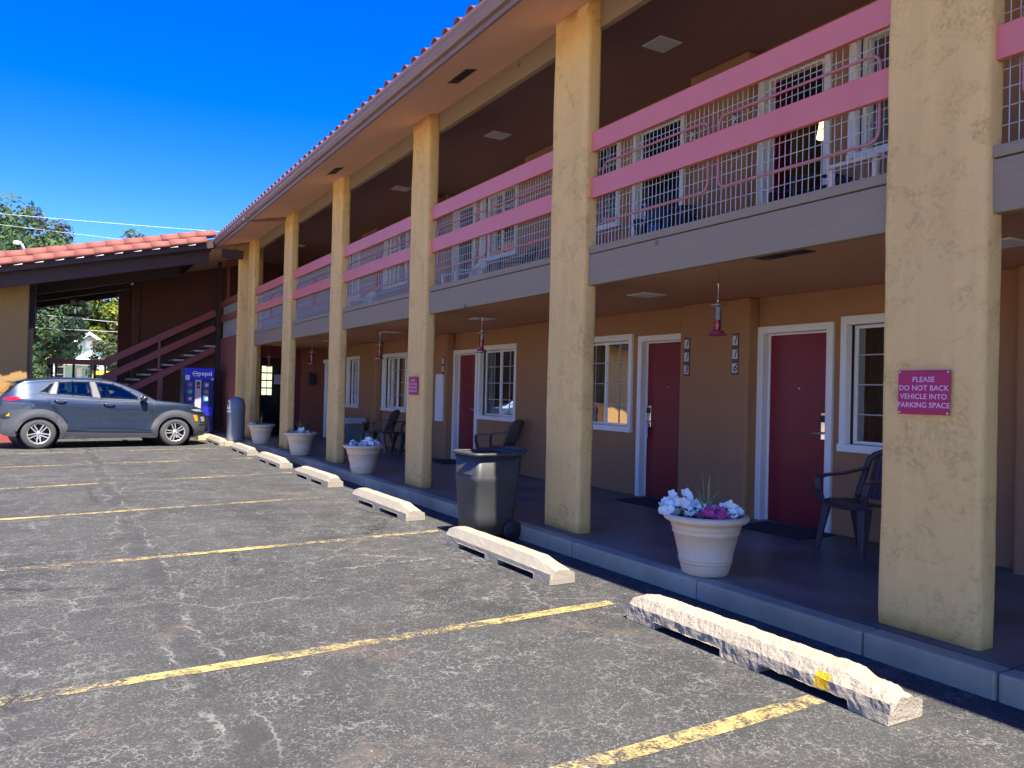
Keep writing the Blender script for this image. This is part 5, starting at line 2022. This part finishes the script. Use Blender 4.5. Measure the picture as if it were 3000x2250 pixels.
tree('dry_shrub', -.2, 33, .0, .55, .9, 1600, .06, ['brown_bush', 'crown_grey'], 'brown dried shrub just right of the tan wall', 18, zc=.85, trunk=False, cat='shrub', group=None)
tree('leafy_tree', -1.6, 60, 2, 3.4, 4.0, 11000, .2, ['crown_dark', 'crown_mid'], 'green tree left behind the house roof', 19, zc=5.0)

# street lamp and overhead wires
sp = thing('street_lamp', (-1.62, 40, 0), 'pale street lamp head showing above the tiled verge', 'street lamp')
b = MB()
b.smooth = True
b.tube([(-1.2, 40, -.1), (-1.2, 40, 6.6), (-1.25, 40, 7.1), (-1.36, 40, 7.35)], .06, 8)
b.build('pole', 'gray_can', sp)
b = MB()
b.smooth = True
b.lathe([(0, -.17), (.06, -.15), (.09, -.02), (.07, .12), (0, .17)], 12, (-1.52, 40, 7.38), 'x')
b.build('lamp_head', 'white', sp)


def wire(p, q, sag, r, lab):
    p, q = Vector(p), Vector(q)
    pts = []
    for i in range(25):
        t_ = i / 24
        v = p.lerp(q, t_)
        v.z -= sag * 4 * t_ * (1 - t_)
        pts.append(v)
    b = MB()
    b.tube(pts, r, 5)
    tag(b.build('overhead_wire', plain('wire_alu', (.72, .74, .76), .5) if 'wire_alu' not in bpy.data.materials else bpy.data.materials['wire_alu']), lab, 'overhead wire', 'overhead wires')


wire((-16, 40, 8.3), (18, 40, 9.5), .25, .0065, 'upper overhead wire crossing the blue sky above the tiled verge')
wire((-16, 40, 8.4), (18, 40, 7.85), .1, .005, 'lower overhead wire passing in front of the trees above the verge')
wire((-10, 45, 5.1), (14, 45, 4.1), .02, .008, 'higher wire seen through the breezeway across the yellow-green tree')
wire((-10, 45, 4.1), (14, 45, 4.25), .12, .008, 'lower wire seen through the breezeway above the green house')

# buildings and trees across the lot, out of frame, that the windows mirror and that bounce light
ob = thing('opposite_building', (-30, 20, 0), 'tan motel block across the parking lot', 'building')
MB().box(-36, 6, -.1, -30, 46, 5.2).build('wall', 'tan_wall', ob)
MB().hexa([(-36.5, 5, 5.2), (-29.2, 5, 5.2), (-29.2, 47, 5.2), (-36.5, 47, 5.2), (-34, 5, 6.6), (-32, 5, 6.6), (-32, 47, 6.6), (-34, 47, 6.6)]).build('roof', 'tile', ob)
for k in range(8):
    MB().box(-29.99, 8 + 4.7 * k, .9, -29.9, 10 + 4.7 * k, 2.3).build('window', 'lobby', ob)
tree('leafy_tree', -20, 38, 2, 4, 4, 3000, .3, ['crown_dark', 'crown_mid'], 'green tree across the parking lot', 21, zc=5)
